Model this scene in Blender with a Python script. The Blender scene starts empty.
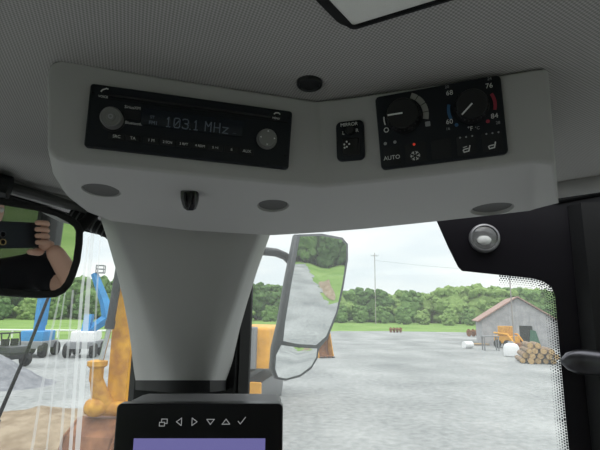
import bpy, bmesh, math, random
from mathutils import Vector, Matrix, noise
from mathutils.geometry import tessellate_polygon
random.seed(7)
SC = bpy.context.scene
COL = SC.collection
PI = math.pi
def V(*a): return Vector(a)

# ------------------------------------------------------------------ camera and the measuring of the photograph
CAM = V(0, 0, 2.8)
PITCH, ROLL, F = math.radians(11.0), math.radians(0.9), 450.0
_f = V(0, math.cos(PITCH), math.sin(PITCH)); _u0 = V(0, -math.sin(PITCH), math.cos(PITCH)); _r0 = V(1, 0, 0)
RGT = _r0*math.cos(ROLL) + _u0*math.sin(ROLL)
UPV = -_r0*math.sin(ROLL) + _u0*math.cos(ROLL)
FWD = _f
def ray(x, y): return FWD + RGT*((x-300)/F) + UPV*((225-y)/F)
def P(x, y, d): return CAM + ray(x, y)*d
def ground(x, y, z=0.0):
    r = ray(x, y); return CAM + r*((z-CAM.z)/r.z)
class Plane:
    def __init__(s, p, n): s.p, s.n = p.copy(), n.normalized()
    def hit(s, x, y, off=0.0):
        r = ray(x, y); p = s.p + s.n*off
        return CAM + r*((p-CAM).dot(s.n)/r.dot(s.n))
def yawn(yaw, tilt=0.0):
    y, t = math.radians(yaw), math.radians(tilt)
    return V(math.sin(y)*math.cos(t), -math.cos(y)*math.cos(t), -math.sin(t))
def plane3(a, b, c):
    n = (b-a).cross(c-a).normalized()
    if n.dot(CAM-a) < 0: n = -n
    return Plane(a, n)
class Frame:
    """local axes of a flat fitting: x right, y up, z out of the surface"""
    def __init__(s, plane, o, U):
        N = plane.n; U = (U - N*U.dot(N)).normalized(); W = N.cross(U)
        s.pl = plane
        s.M = Matrix(((U.x, W.x, N.x, o.x), (U.y, W.y, N.y, o.y), (U.z, W.z, N.z, o.z), (0, 0, 0, 1)))
        s.inv = s.M.inverted()
    def uv(s, x, y, off=0.0):
        q = s.inv @ s.pl.hit(x, y, off); return (q.x, q.y)
def quad_frame(plane, q):
    TL, TR, BR, BL = [plane.hit(*c) for c in q]
    fr = Frame(plane, (TL+TR+BR+BL)/4, (TR-TL)+(BR-BL))
    fr.w = ((TR-TL).length+(BR-BL).length)/2; fr.h = ((TL-BL).length+(TR-BR).length)/2
    return fr

# ------------------------------------------------------------------ materials
def mat(name, col, rough=0.5, metal=0.0, spec=0.5, emit=None, es=1.0, var=0.0, vscale=20.0, col2=None, bump=0.0, bscale=200.0, coat=0.0):
    m = bpy.data.materials.new(name); m.use_nodes = True
    nt = m.node_tree; b = nt.nodes['Principled BSDF']
    b.inputs['Base Color'].default_value = (*col, 1); b.inputs['Roughness'].default_value = rough
    b.inputs['Metallic'].default_value = metal; b.inputs['Specular IOR Level'].default_value = spec
    b.inputs['Coat Weight'].default_value = coat
    if emit:
        b.inputs['Emission Color'].default_value = (*emit, 1); b.inputs['Emission Strength'].default_value = es
    if var or col2 or bump:
        tc = nt.nodes.new('ShaderNodeTexCoord')
    if var or col2:
        n = nt.nodes.new('ShaderNodeTexNoise'); n.inputs['Scale'].default_value = vscale; n.inputs['Detail'].default_value = 5
        nt.links.new(tc.outputs['Object'], n.inputs['Vector'])
        r = nt.nodes.new('ShaderNodeValToRGB'); nt.links.new(n.outputs['Fac'], r.inputs['Fac'])
        c2 = col2 if col2 else tuple(min(1, c*(1+var)) for c in col)
        c1 = col if col2 else tuple(c*(1-var) for c in col)
        r.color_ramp.elements[0].color = (*c1, 1); r.color_ramp.elements[1].color = (*c2, 1)
        r.color_ramp.elements[0].position = 0.38; r.color_ramp.elements[1].position = 0.64
        nt.links.new(r.outputs['Color'], b.inputs['Base Color'])
    if bump:
        n2 = nt.nodes.new('ShaderNodeTexNoise'); n2.inputs['Scale'].default_value = bscale; n2.inputs['Detail'].default_value = 3
        nt.links.new(tc.outputs['Object'], n2.inputs['Vector'])
        bp = nt.nodes.new('ShaderNodeBump'); bp.inputs['Strength'].default_value = bump; bp.inputs['Distance'].default_value = 0.001
        nt.links.new(n2.outputs['Fac'], bp.inputs['Height']); nt.links.new(bp.outputs['Normal'], b.inputs['Normal'])
    return m
def glass_mat(name, film=0.03, refl=0.04, tint=(1, 1, 1)):
    m = bpy.data.materials.new(name); m.use_nodes = True; nt = m.node_tree; nt.nodes.clear()
    out = nt.nodes.new('ShaderNodeOutputMaterial'); tr = nt.nodes.new('ShaderNodeBsdfTransparent'); gl = nt.nodes.new('ShaderNodeBsdfGlossy')
    tr.inputs['Color'].default_value = (*tint, 1); gl.inputs['Roughness'].default_value = 0.02
    tl = nt.nodes.new('ShaderNodeBsdfTranslucent'); tl.inputs['Color'].default_value = (0.9, 0.92, 0.92, 1)
    m1 = nt.nodes.new('ShaderNodeMixShader'); m1.inputs['Fac'].default_value = refl
    m2 = nt.nodes.new('ShaderNodeMixShader'); m2.inputs['Fac'].default_value = film
    nt.links.new(tr.outputs[0], m1.inputs[1]); nt.links.new(gl.outputs[0], m1.inputs[2])
    nt.links.new(m1.outputs[0], m2.inputs[1]); nt.links.new(tl.outputs[0], m2.inputs[2]); nt.links.new(m2.outputs[0], out.inputs[0])
    return m
def mirror_mat(name, col=(0.86, 0.88, 0.88), rough=0.015):
    return mat(name, col, rough, 1.0)
M = {}
M['plastic'] = mat('grey moulded plastic', (0.41, 0.405, 0.40), 0.62, spec=0.3, bump=0.25, bscale=900)
M['cover'] = mat('grey pillar plastic', (0.35, 0.346, 0.34), 0.5, spec=0.35, bump=0.2, bscale=900)
M['black'] = mat('black plastic', (0.012, 0.013, 0.015), 0.45, spec=0.35)
M['blackrough'] = mat('black matt plastic', (0.012, 0.012, 0.013), 0.75, spec=0.25)
M['gloss'] = mat('gloss black', (0.006, 0.006, 0.008), 0.15)
M['radio'] = mat('radio face', (0.008, 0.010, 0.014), 0.5, spec=0.25)
M['button'] = mat('radio button', (0.010, 0.011, 0.013), 0.5, spec=0.3)
M['lcd'] = mat('radio display', (0.004, 0.006, 0.009), 0.25, spec=0.3, emit=(0.25, 0.45, 0.7), es=0.001)
M['lcdtext'] = mat('display digits', (0.05, 0.06, 0.07), 0.5, emit=(0.6, 0.78, 0.95), es=0.015)
M['lcddim'] = mat('display small digits', (0.04, 0.05, 0.06), 0.5, emit=(0.6, 0.75, 0.9), es=0.03)
M['print'] = mat('printed white', (0.68, 0.69, 0.68), 0.6)
M['printdim'] = mat('printed grey', (0.3, 0.31, 0.32), 0.6)
M['knob_silver'] = mat('silver grey knob', (0.20, 0.20, 0.195), 0.4, 0.4)
M['knob_black'] = mat('black soft knob', (0.010, 0.010, 0.011), 0.55, spec=0.3)
M['blue'] = mat('printed blue', (0.02, 0.10, 0.22), 0.5)
M['red'] = mat('printed red', (0.33, 0.02, 0.045), 0.5)
M['led'] = mat('red led', (0.5, 0.03, 0.02), 0.4, emit=(1, 0.08, 0.04), es=0.2)
M['arcgrey'] = mat('fan scale', (0.30, 0.30, 0.28), 0.6)
M['frit'] = mat('black window border', (0.006, 0.005, 0.008), 0.4, spec=0.2)
M['darkframe'] = mat('dark frame', (0.007, 0.007, 0.008), 0.5, spec=0.25)
M['rubber'] = mat('rubber', (0.012, 0.012, 0.012), 0.8)
M['greyframe'] = mat('grey header', (0.09, 0.09, 0.09), 0.5)
M['chrome'] = mat('chrome', (0.55, 0.55, 0.56), 0.16, 1.0)
M['steel'] = mat('dark steel', (0.10, 0.10, 0.11), 0.3, 0.9)
M['lens'] = mat('clear lens', (0.55, 0.56, 0.56), 0.12, 0.8)
M['mirror'] = mirror_mat('mirror silver')
M['mirrorhouse'] = mat('mirror housing grey', (0.055, 0.062, 0.066), 0.5)
M['screen'] = mat('lavender screen', (0.01, 0.01, 0.02), 0.2, emit=(0.24, 0.225, 0.56), es=0.46)
M['bezel'] = mat('monitor bezel', (0.006, 0.006, 0.008), 0.3, spec=0.35)
M['monbody'] = mat('monitor body', (0.14, 0.14, 0.145), 0.5)
M['icon'] = mat('lit icons', (0.3, 0.3, 0.3), 0.5, emit=(0.8, 0.82, 0.85), es=0.16)
M['floor'] = mat('floor mat', (0.26, 0.255, 0.25), 0.8, var=0.2)
M['wall'] = mat('cab lining', (0.40, 0.39, 0.38), 0.7, var=0.1)
M['hatchmesh'] = mat('sunshade mesh', (0.74, 0.74, 0.71), 0.8, bump=0.6, bscale=900)
M['glass'] = glass_mat('cab glass', 0.065, 0.03)  # whitish film paints a veil of glare over the view
M['glassleft'] = glass_mat('glare hazed cab glass', 0.03, 0.03)  # thinner white film, again a painted veil of glare
M['streak'] = glass_mat('reflection streak', 0.5, 0.02)  # pale film standing in for bright reflections on the pane
M['streakfaint'] = glass_mat('faint reflection streak', 0.30, 0.02)
M['rearglass'] = glass_mat('rear glass', 0.02, 0.03, (.86, .86, .86))
M['darkglass'] = glass_mat('light limiting rear glass', 0.01, 0.03, (.36, .36, .36))  # tint added to hold back light reaching the console from behind
M['gravel'] = None; M['recess'] = mat('recess shade grey', (0.075, 0.074, 0.072), 0.7)
M['grass'] = mat('field grass', (0.13, 0.235, 0.05), 0.9, spec=0.1, col2=(0.20, 0.31, 0.085), vscale=0.15)
M['soil'] = mat('sandy soil', (0.19, 0.14, 0.085), 0.95, col2=(0.31, 0.25, 0.17), vscale=2.5, bump=1.0, bscale=8)
M['stonepile'] = mat('grey stone', (0.15, 0.16, 0.175), 0.95, col2=(0.23, 0.24, 0.255), vscale=3, bump=1.0, bscale=12)
M['yellow'] = mat('weathered yellow paint', (0.40, 0.17, 0.03), 0.6, col2=(0.72, 0.37, 0.03), vscale=3.5)
M['orange'] = mat('orange yellow paint', (0.68, 0.33, 0.03), 0.5, var=0.15, vscale=2)
M['rust'] = mat('rusty steel', (0.15, 0.062, 0.028), 0.8, col2=(0.26, 0.115, 0.05), vscale=4)
M['rustlight'] = mat('worn yellow steel', (0.42, 0.19, 0.03), 0.7, col2=(0.62, 0.33, 0.04), vscale=6)
M['cylsteel'] = mat('cylinder grey', (0.10, 0.105, 0.11), 0.5)
M['hose'] = mat('dark cylinder', (0.03, 0.032, 0.035), 0.5)
M['rod'] = mat('bright rod', (0.6, 0.62, 0.64), 0.25, 0.8)
M['lightblue'] = mat('lift blue paint', (0.03, 0.24, 0.52), 0.5, var=0.12, vscale=2)
M['white'] = mat('white paint', (0.75, 0.76, 0.76), 0.6)
M['greypaint'] = mat('grey paint', (0.20, 0.21, 0.22), 0.6)
M['barnwall'] = mat('weathered grey boards', (0.33, 0.333, 0.345), 0.9, col2=(0.42, 0.42, 0.43), vscale=2.0)
M['barnroof'] = mat('rusty tin roof', (0.30, 0.175, 0.14), 0.8, col2=(0.36, 0.25, 0.21), vscale=1.5)
M['dark'] = mat('dark opening', (0.01, 0.012, 0.012), 0.9)
M['green'] = mat('green sheet', (0.03, 0.12, 0.07), 0.7)
M['wood'] = mat('weathered pole wood', (0.28, 0.26, 0.24), 0.9)
M['bark'] = mat('bark', (0.12, 0.09, 0.07), 0.95)
M['logbark'] = mat('log bark', (0.20, 0.13, 0.08), 0.9, col2=(0.30, 0.22, 0.14), vscale=6)
M['logend'] = mat('cut log end', (0.36, 0.23, 0.10), 0.85, col2=(0.52, 0.37, 0.18), vscale=12)
M['skin'] = mat('skin', (0.60, 0.36, 0.27), 0.55, spec=0.3)
M['shirt'] = mat('black cotton', (0.010, 0.010, 0.012), 0.9, spec=0.15)
M['jeans'] = mat('dark blue denim', (0.03, 0.04, 0.08), 0.9)
M['hair'] = mat('brown hair', (0.04, 0.025, 0.015), 0.7)
M['eye'] = mat('eye white', (0.7, 0.7, 0.68), 0.3)
M['gold'] = mat('gold lens ring', (0.75, 0.55, 0.25), 0.3, 1.0)
M['phone'] = mat('phone back', (0.014, 0.018, 0.024), 0.3)
FOL = [mat('foliage dark', (0.06, 0.12, 0.04), 0.9, spec=0.1, col2=(0.11, 0.19, 0.065), vscale=1.2),
       mat('foliage mid', (0.09, 0.165, 0.05), 0.9, spec=0.1, col2=(0.15, 0.25, 0.08), vscale=1.2),
       mat('foliage pale', (0.15, 0.24, 0.07), 0.9, spec=0.1, col2=(0.23, 0.33, 0.11), vscale=1.2)]

def gravel_mat():
    m = bpy.data.materials.new('grey gravel'); m.use_nodes = True; nt = m.node_tree; b = nt.nodes['Principled BSDF']
    b.inputs['Roughness'].default_value = 0.95; b.inputs['Specular IOR Level'].default_value = 0.1
    tc = nt.nodes.new('ShaderNodeTexCoord')
    def nz(sc, det, stretch=None):
        n = nt.nodes.new('ShaderNodeTexNoise'); n.inputs['Scale'].default_value = sc; n.inputs['Detail'].default_value = det
        if stretch:
            mp = nt.nodes.new('ShaderNodeMapping'); mp.inputs['Scale'].default_value = stretch; mp.inputs['Rotation'].default_value = (0, 0, 0.5)
            nt.links.new(tc.outputs['Object'], mp.inputs['Vector']); nt.links.new(mp.outputs[0], n.inputs['Vector'])
        else: nt.links.new(tc.outputs['Object'], n.inputs['Vector'])
        return n.outputs['Fac']
    def add(a, bb, w):
        x = nt.nodes.new('ShaderNodeMath'); x.operation = 'MULTIPLY_ADD'; x.inputs[1].default_value = w
        nt.links.new(bb, x.inputs[0]); nt.links.new(a, x.inputs[2]); return x.outputs[0]
    s = nz(0.25, 4); s2 = nz(5.0, 4); s3 = nz(0.35, 3, (1.0, 0.12, 1)); s4 = nz(28.0, 2)
    m1 = nt.nodes.new('ShaderNodeMath'); m1.operation = 'MULTIPLY'; m1.inputs[1].default_value = 0.42; nt.links.new(s, m1.inputs[0])
    t = add(add(add(m1.outputs[0], s2, 0.34), s3, 0.22), s4, 0.12)
    r = nt.nodes.new('ShaderNodeValToRGB'); nt.links.new(t, r.inputs['Fac'])
    r.color_ramp.elements[0].position = 0.40; r.color_ramp.elements[0].color = (0.15, 0.162, 0.162, 1)
    r.color_ramp.elements[1].position = 0.66; r.color_ramp.elements[1].color = (0.36, 0.375, 0.365, 1)
    nt.links.new(r.outputs[0], b.inputs['Base Color'])
    return m
M['gravel'] = gravel_mat()
def fabric_mat():
    m = bpy.data.materials.new('woven headliner fabric'); m.use_nodes = True; nt = m.node_tree; b = nt.nodes['Principled BSDF']
    b.inputs['Roughness'].default_value = 0.9; b.inputs['Specular IOR Level'].default_value = 0.15
    tc = nt.nodes.new('ShaderNodeTexCoord'); mp = nt.nodes.new('ShaderNodeMapping'); mp.inputs['Rotation'].default_value = (0, 0, 0.35)
    nt.links.new(tc.outputs['Object'], mp.inputs['Vector'])
    sep = nt.nodes.new('ShaderNodeSeparateXYZ'); nt.links.new(mp.outputs[0], sep.inputs[0])
    def sn(o, k):
        a = nt.nodes.new('ShaderNodeMath'); a.operation = 'MULTIPLY'; a.inputs[1].default_value = k; nt.links.new(o, a.inputs[0])
        c = nt.nodes.new('ShaderNodeMath'); c.operation = 'SINE'; nt.links.new(a.outputs[0], c.inputs[0]); return c.outputs[0]
    p = nt.nodes.new('ShaderNodeMath'); p.operation = 'MULTIPLY'
    nt.links.new(sn(sep.outputs[0], 2*PI/0.0034), p.inputs[0]); nt.links.new(sn(sep.outputs[1], 2*PI/0.0040), p.inputs[1])
    q = nt.nodes.new('ShaderNodeMath'); q.operation = 'MULTIPLY_ADD'; q.inputs[1].default_value = 0.5; q.inputs[2].default_value = 0.5
    nt.links.new(p.outputs[0], q.inputs[0])
    r = nt.nodes.new('ShaderNodeValToRGB'); nt.links.new(q.outputs[0], r.inputs['Fac'])
    r.color_ramp.elements[0].position = 0.2; r.color_ramp.elements[0].color = (0.25, 0.245, 0.237, 1)
    r.color_ramp.elements[1].position = 0.8; r.color_ramp.elements[1].color = (0.44, 0.431, 0.417, 1)
    nt.links.new(r.outputs[0], b.inputs['Base Color'])
    bp = nt.nodes.new('ShaderNodeBump'); bp.inputs['Strength'].default_value = 0.4; bp.inputs['Distance'].default_value = 0.0008
    nt.links.new(q.outputs[0], bp.inputs['Height']); nt.links.new(bp.outputs[0], b.inputs['Normal'])
    return m
M['fabric'] = fabric_mat()

# ------------------------------------------------------------------ mesh helpers
def rr(x0, y0, x1, y1, r, n=5):
    r = min(r, (x1-x0)/2-1e-6, (y1-y0)/2-1e-6); out = []
    for cx, cy, a0 in ((x1-r, y1-r, 0), (x0+r, y1-r, PI/2), (x0+r, y0+r, PI), (x1-r, y0+r, 1.5*PI)):
        for k in range(n+1):
            a = a0+PI/2*k/n; out.append((cx+r*math.cos(a), cy+r*math.sin(a)))
    return out
def circ(cx, cy, r, n=32): return [(cx+r*math.cos(2*PI*k/n), cy+r*math.sin(2*PI*k/n)) for k in range(n)]
def area2(p): return sum(p[i][0]*p[(i+1) % len(p)][1]-p[(i+1) % len(p)][0]*p[i][1] for i in range(len(p)))
def inset(p, d):
    n = len(p); out = []
    for i in range(n):
        a, b, c = Vector(p[i-1]), Vector(p[i]), Vector(p[(i+1) % n])
        e1 = (b-a).normalized() if (b-a).length > 1e-9 else (c-b).normalized(); e2 = (c-b).normalized() if (c-b).length > 1e-9 else e1
        n1, n2 = Vector((-e1.y, e1.x)), Vector((-e2.y, e2.x)); m = (n1+n2)
        m = m.normalized() if m.length > 1e-6 else n1
        k = max(0.35, m.dot(n1)); out.append((b.x+m.x*d/k, b.y+m.y*d/k))
    return out
class MB:
    def __init__(s): s.bm = bmesh.new()
    def face(s, pts):
        try: return s.bm.faces.new([s.bm.verts.new(p) for p in pts])
        except ValueError: return None
    def ring_fill(s, rings, cap0=True, cap1=True):
        vs = [[s.bm.verts.new(p) for p in r] for r in rings]
        for a, b in zip(vs, vs[1:]):
            n = len(a)
            for i in range(n): s.bm.faces.new((a[i], a[(i+1) % n], b[(i+1) % n], b[i]))
        if cap0: s.bm.faces.new(vs[0][::-1])
        if cap1: s.bm.faces.new(vs[-1])
        return vs
    def prism(s, pts, z0, z1, bev=0.0):
        if area2(pts) < 0: pts = pts[::-1]
        R = [[V(x, y, z0) for x, y in pts]]
        if bev > 0:
            for k in range(4):
                a = PI/2*k/3; q = inset(pts, bev*(1-math.cos(a))); z = z1-bev+bev*math.sin(a)
                R.append([V(x, y, z) for x, y in q])
        else: R.append([V(x, y, z1) for x, y in pts])
        s.ring_fill(R); return s
    def box(s, c, d, bev=0.0):
        x, y, z = c; a, b, h = d[0]/2, d[1]/2, d[2]/2
        if bev: return s.prism(rr(x-a, y-b, x+a, y+b, bev, 3), z-h, z+h, bev)
        return s.prism([(x-a, y-b), (x+a, y-b), (x+a, y+b), (x-a, y+b)], z-h, z+h)
    def stroke(s, pts, w, z, h=0.0003, closed=False):
        n = len(pts)
        for i in range(n if closed else n-1):
            a, b = Vector(pts[i]), Vector(pts[(i+1) % n]); e = (b-a)
            if e.length < 1e-9: continue
            e.normalize(); o = Vector((-e.y, e.x))*w/2; a = a-e*w*.35; b = b+e*w*.35
            s.prism([tuple(a-o), tuple(b-o), tuple(b+o), tuple(a+o)], z, z+h)
        return s
    def arc(s, cx, cy, r0, r1, a0, a1, z, h=0.0003, n=10):
        A = [math.radians(a0+(a1-a0)*k/n) for k in range(n+1)]
        p = [(cx+r1*math.cos(a), cy+r1*math.sin(a)) for a in A]+[(cx+r0*math.cos(a), cy+r0*math.sin(a)) for a in A[::-1]]
        for i in range(n):
            s.prism([p[i], p[i+1], p[2*n-i], p[2*n+1-i]], z, z+h)
        return s
    def text(s, t, x, y, size, z, al='CENTER', h=0.00015, sx=1.0):
        c = bpy.data.curves.new('t', 'FONT'); c.body = t; c.size = size; c.align_x = al; c.align_y = 'CENTER'; c.extrude = h; c.resolution_u = 3
        o = bpy.data.objects.new('t', c); COL.objects.link(o)
        dg = bpy.context.evaluated_depsgraph_get(); me = bpy.data.meshes.new_from_object(o.evaluated_get(dg))
        me.transform(Matrix.Translation((x, y, z)) @ Matrix.Diagonal((sx, 1, 1, 1)))
        s.bm.from_mesh(me); bpy.data.meshes.remove(me); bpy.data.objects.remove(o); bpy.data.curves.remove(c); return s
    def tube(s, pts, rad, n=12, cap=True):
        pts = [Vector(p) for p in pts]; R = rad if isinstance(rad, (list, tuple)) else [rad]*len(pts); rings = []
        t0 = (pts[1]-pts[0]).normalized(); up = V(0, 0, 1) if abs(t0.z) < .9 else V(1, 0, 0); a = t0.cross(up).normalized()
        for i, p in enumerate(pts):
            t = (pts[min(i+1, len(pts)-1)]-pts[max(i-1, 0)]).normalized(); a = (a-t*a.dot(t)).normalized(); b = t.cross(a)
            rings.append([p+(a*math.cos(2*PI*k/n)+b*math.sin(2*PI*k/n))*R[i] for k in range(n)])
        s.ring_fill(rings, cap, cap); return s
    def lathe(s, prof, c=(0, 0, 0), n=32, ax='Z'):
        rings = []
        for r, z in prof:
            ring = []
            for k in range(n):
                a = 2*PI*k/n; q = (max(r, 1e-5)*math.cos(a), max(r, 1e-5)*math.sin(a), z)
                if ax == 'X': q = (q[2], q[0], q[1])
                if ax == 'Y': q = (q[1], q[2], q[0])
                ring.append(V(c[0]+q[0], c[1]+q[1], c[2]+q[2]))
            rings.append(ring)
        s.ring_fill(rings); return s
    def sphere(s, c, r, sub=3, sc=(1, 1, 1), jit=0.0):
        g = bmesh.ops.create_icosphere(s.bm, subdivisions=sub, radius=1.0)
        for v in g['verts']:
            k = 1+jit*noise.noise(v.co*2.3+V(*c)*3.1)
            v.co = V(v.co.x*r*sc[0]*k+c[0], v.co.y*r*sc[1]*k+c[1], v.co.z*r*sc[2]*k+c[2])
        return s
    def dome(s, pts, sag, z=0.0, n=8):
        """filled outline bulging out by sag"""
        if area2(pts) < 0: pts = pts[::-1]
        cx = sum(p[0] for p in pts)/len(pts); cy = sum(p[1] for p in pts)/len(pts)
        prev = None
        for k in range(n+1):
            t = 1-k/n
            if k == n: c = s.bm.verts.new((cx, cy, z+sag)); ring = None
            else: ring = [s.bm.verts.new((cx+(x-cx)*t, cy+(y-cy)*t, z+sag*(1-t*t))) for x, y in pts]
            if prev:
                m = len(prev)
                for i in range(m):
                    if ring: s.bm.faces.new((prev[i], prev[(i+1) % m], ring[(i+1) % m], ring[i]))
                    else: s.bm.faces.new((prev[i], prev[(i+1) % m], c))
            prev = ring
        return s
    def xf(s, Mx): s.bm.transform(Mx); return s
    def build(s, name, m, parent=None, smooth=35, recalc=True, **kw):
        if recalc: bmesh.ops.recalc_face_normals(s.bm, faces=s.bm.faces[:])
        me = bpy.data.meshes.new(name); s.bm.to_mesh(me); s.bm.free()
        if smooth:
            me.polygons.foreach_set('use_smooth', [True]*len(me.polygons)); me.update()
            try: me.set_sharp_from_angle(angle=math.radians(smooth))
            except Exception: pass
        o = bpy.data.objects.new(name, me); COL.objects.link(o)
        for x in (m if isinstance(m, (list, tuple)) else [m]): me.materials.append(x)
        if parent: o.parent = parent
        for k, v in kw.items(): o[k] = v
        return o
def thing(name, label, cat, Mx=None, group=None):
    o = bpy.data.objects.new(name, None); COL.objects.link(o); o.empty_display_size = 0.05
    o['label'] = label; o['category'] = cat
    if group: o['group'] = group
    if Mx is not None: o.matrix_basis = Mx
    return o
def tag(o, label, cat, group=None, kind=None):
    o['label'] = label; o['category'] = cat
    if group: o['group'] = group
    if kind: o['kind'] = kind
    return o
def struct(mb, name, m, smooth=35): return mb.build(name, m, None, smooth, kind='structure')
def recenter(o, p):
    """move a thing's origin to p without moving its mesh"""
    o.data.transform(Matrix.Translation(-Vector(p))); o.location = p; return o
def T(x, y, z, rz=0.0): return Matrix.Translation((x, y, z)) @ Matrix.Rotation(rz, 4, 'Z')
def kids(o): return [c for c in bpy.data.objects if c.parent == o]
def copy_tree(o, parent=None):
    c = o.copy(); COL.objects.link(c)
    if parent: c.parent = parent
    for ch in kids(o): copy_tree(ch, c)
    return c
def lerp(a, b, t): return a+(b-a)*t
def interp(tab, y):
    for (y0, v0), (y1, v1) in zip(tab, tab[1:]):
        if y <= y1: return lerp(v0, v1, (y-y0)/(y1-y0))
    return tab[-1][1]

# ------------------------------------------------------------------ main planes of the overhead console
PL = Plane(P(188, 128, 0.415), yawn(13, 7))
PR = Plane(PL.hit(320, 142), yawn(-19, 10))
CE = plane3(PL.hit(50, 60), PL.hit(317, 100), PR.hit(548, 66))       # headliner

cols = [((46.5, 72), (47.5, 150), (52, 173), .455), ((51, 61), (55, 159), (67, 197), .49), ((63, 56.5), (72, 163), (88, 213), .52),
        ((105, 65), (108, 166), (110, 221.5), .55), ((188, 79), (190, 175), (188, 231), .57), ((272, 92), (275, 183), (272, 236), .575),
        ((317, 99), (322, 187), (322, 233), .575), ((360, 94), (365, 183), (365, 229.5), .57), ((437, 82.5), (440, 174.5), (437, 222), .55),
        ((500, 73), (503, 166.5), (500, 215), .52), ((532, 67.2), (533, 162.5), (534, 211), .51), ((549, 67.5), (555, 163), (559.5, 205), .43)]
rows = []
for i, (a, b, c, d) in enumerate(cols):
    pl = PL if i <= 6 else PR
    A, B, Cc = pl.hit(*a), pl.hit(*b), P(*c, d)
    back = V(Cc.x, Cc.y+0.05, A.z-0.0015)
    if 0 < i < len(cols)-1: A = A - V(0, 0, 0.0015)
    rows.append([A, B, Cc, back])
USL = plane3(rows[3][1], rows[5][1], rows[4][2]); USR = plane3(rows[7][1], rows[9][1], rows[8][2]); USM = plane3(rows[4][1], rows[6][1], rows[5][2])

def console():
    mb = MB(); bm = mb.bm
    root = thing('overhead_console', 'grey plastic two-panel console bent around the cab corner under the ceiling', 'console', Matrix.Translation(rows[6][2]))
    g = [[bm.verts.new(p) for p in r] for r in rows]
    for i in range(len(g)-1):
        for j in range(4):
            bm.faces.new((g[i][j], g[i+1][j], g[i+1][(j+1) % 4], g[i][(j+1) % 4]))
    bm.faces.new(g[0][::-1]); bm.faces.new(g[-1])
    bmesh.ops.recalc_face_normals(bm, faces=bm.faces[:])
    ed = [e for e in bm.edges if len(e.link_faces) == 2 and e.calc_face_angle(0) > math.radians(18)]
    bmesh.ops.bevel(bm, geom=ed, offset=0.006, segments=5, profile=0.5, affect='EDGES', clamp_overlap=True)
    mb.xf(Matrix.Translation(-rows[6][2]))
    sh = mb.build('shell', M['plastic'], None, 40)
    # shallow round recesses in the underside
    for (px, py, w, pl, dp) in ((101, 192, 18, USL, .0045), (273, 206, 15.5, USM, .004), (492, 209, 20, USR, .005)):
        c = pl.hit(px, py); dist = (c-CAM).dot(FWD); r = w/F*dist*1.02
        fr = Frame(pl, c, V(1, 0, 0)); loc = Matrix.Translation(-rows[6][2]) @ fr.M
        cut = MB(); cut.lathe([(0, -dp), (r*.92, -dp), (r*.97, -dp*.8), (r, -dp*.2), (r*1.02, 0.01), (0, 0.01)], n=36); cut.xf(loc)
        co = cut.build('cut', M['plastic'], None, 0)
        md = sh.modifiers.new('b', 'BOOLEAN'); md.object = co; md.operation = 'DIFFERENCE'; md.solver = 'EXACT'
        dg = bpy.context.evaluated_depsgraph_get(); me = bpy.data.meshes.new_from_object(sh.evaluated_get(dg))
        sh.modifiers.clear(); sh.data = me; bpy.data.objects.remove(co)
        rb = MB(); rb.lathe([(r*.90, -dp+.0004), (r*.90, -dp+.0022), (r*.6, -dp+.0018), (r*.2, -dp+.0012), (0, -dp+.0012)], n=32); rb.xf(loc)  # disc darkened to carry the shade of the recess
        rb.build('recess_shade_disc', M['recess'], root, label='dark disc painting the shade inside a recess')
    sh.data.polygons.foreach_set('use_smooth', [True]*len(sh.data.polygons)); sh.data.set_sharp_from_angle(angle=math.radians(40))
    sh.parent = root
    return root
console()

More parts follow.
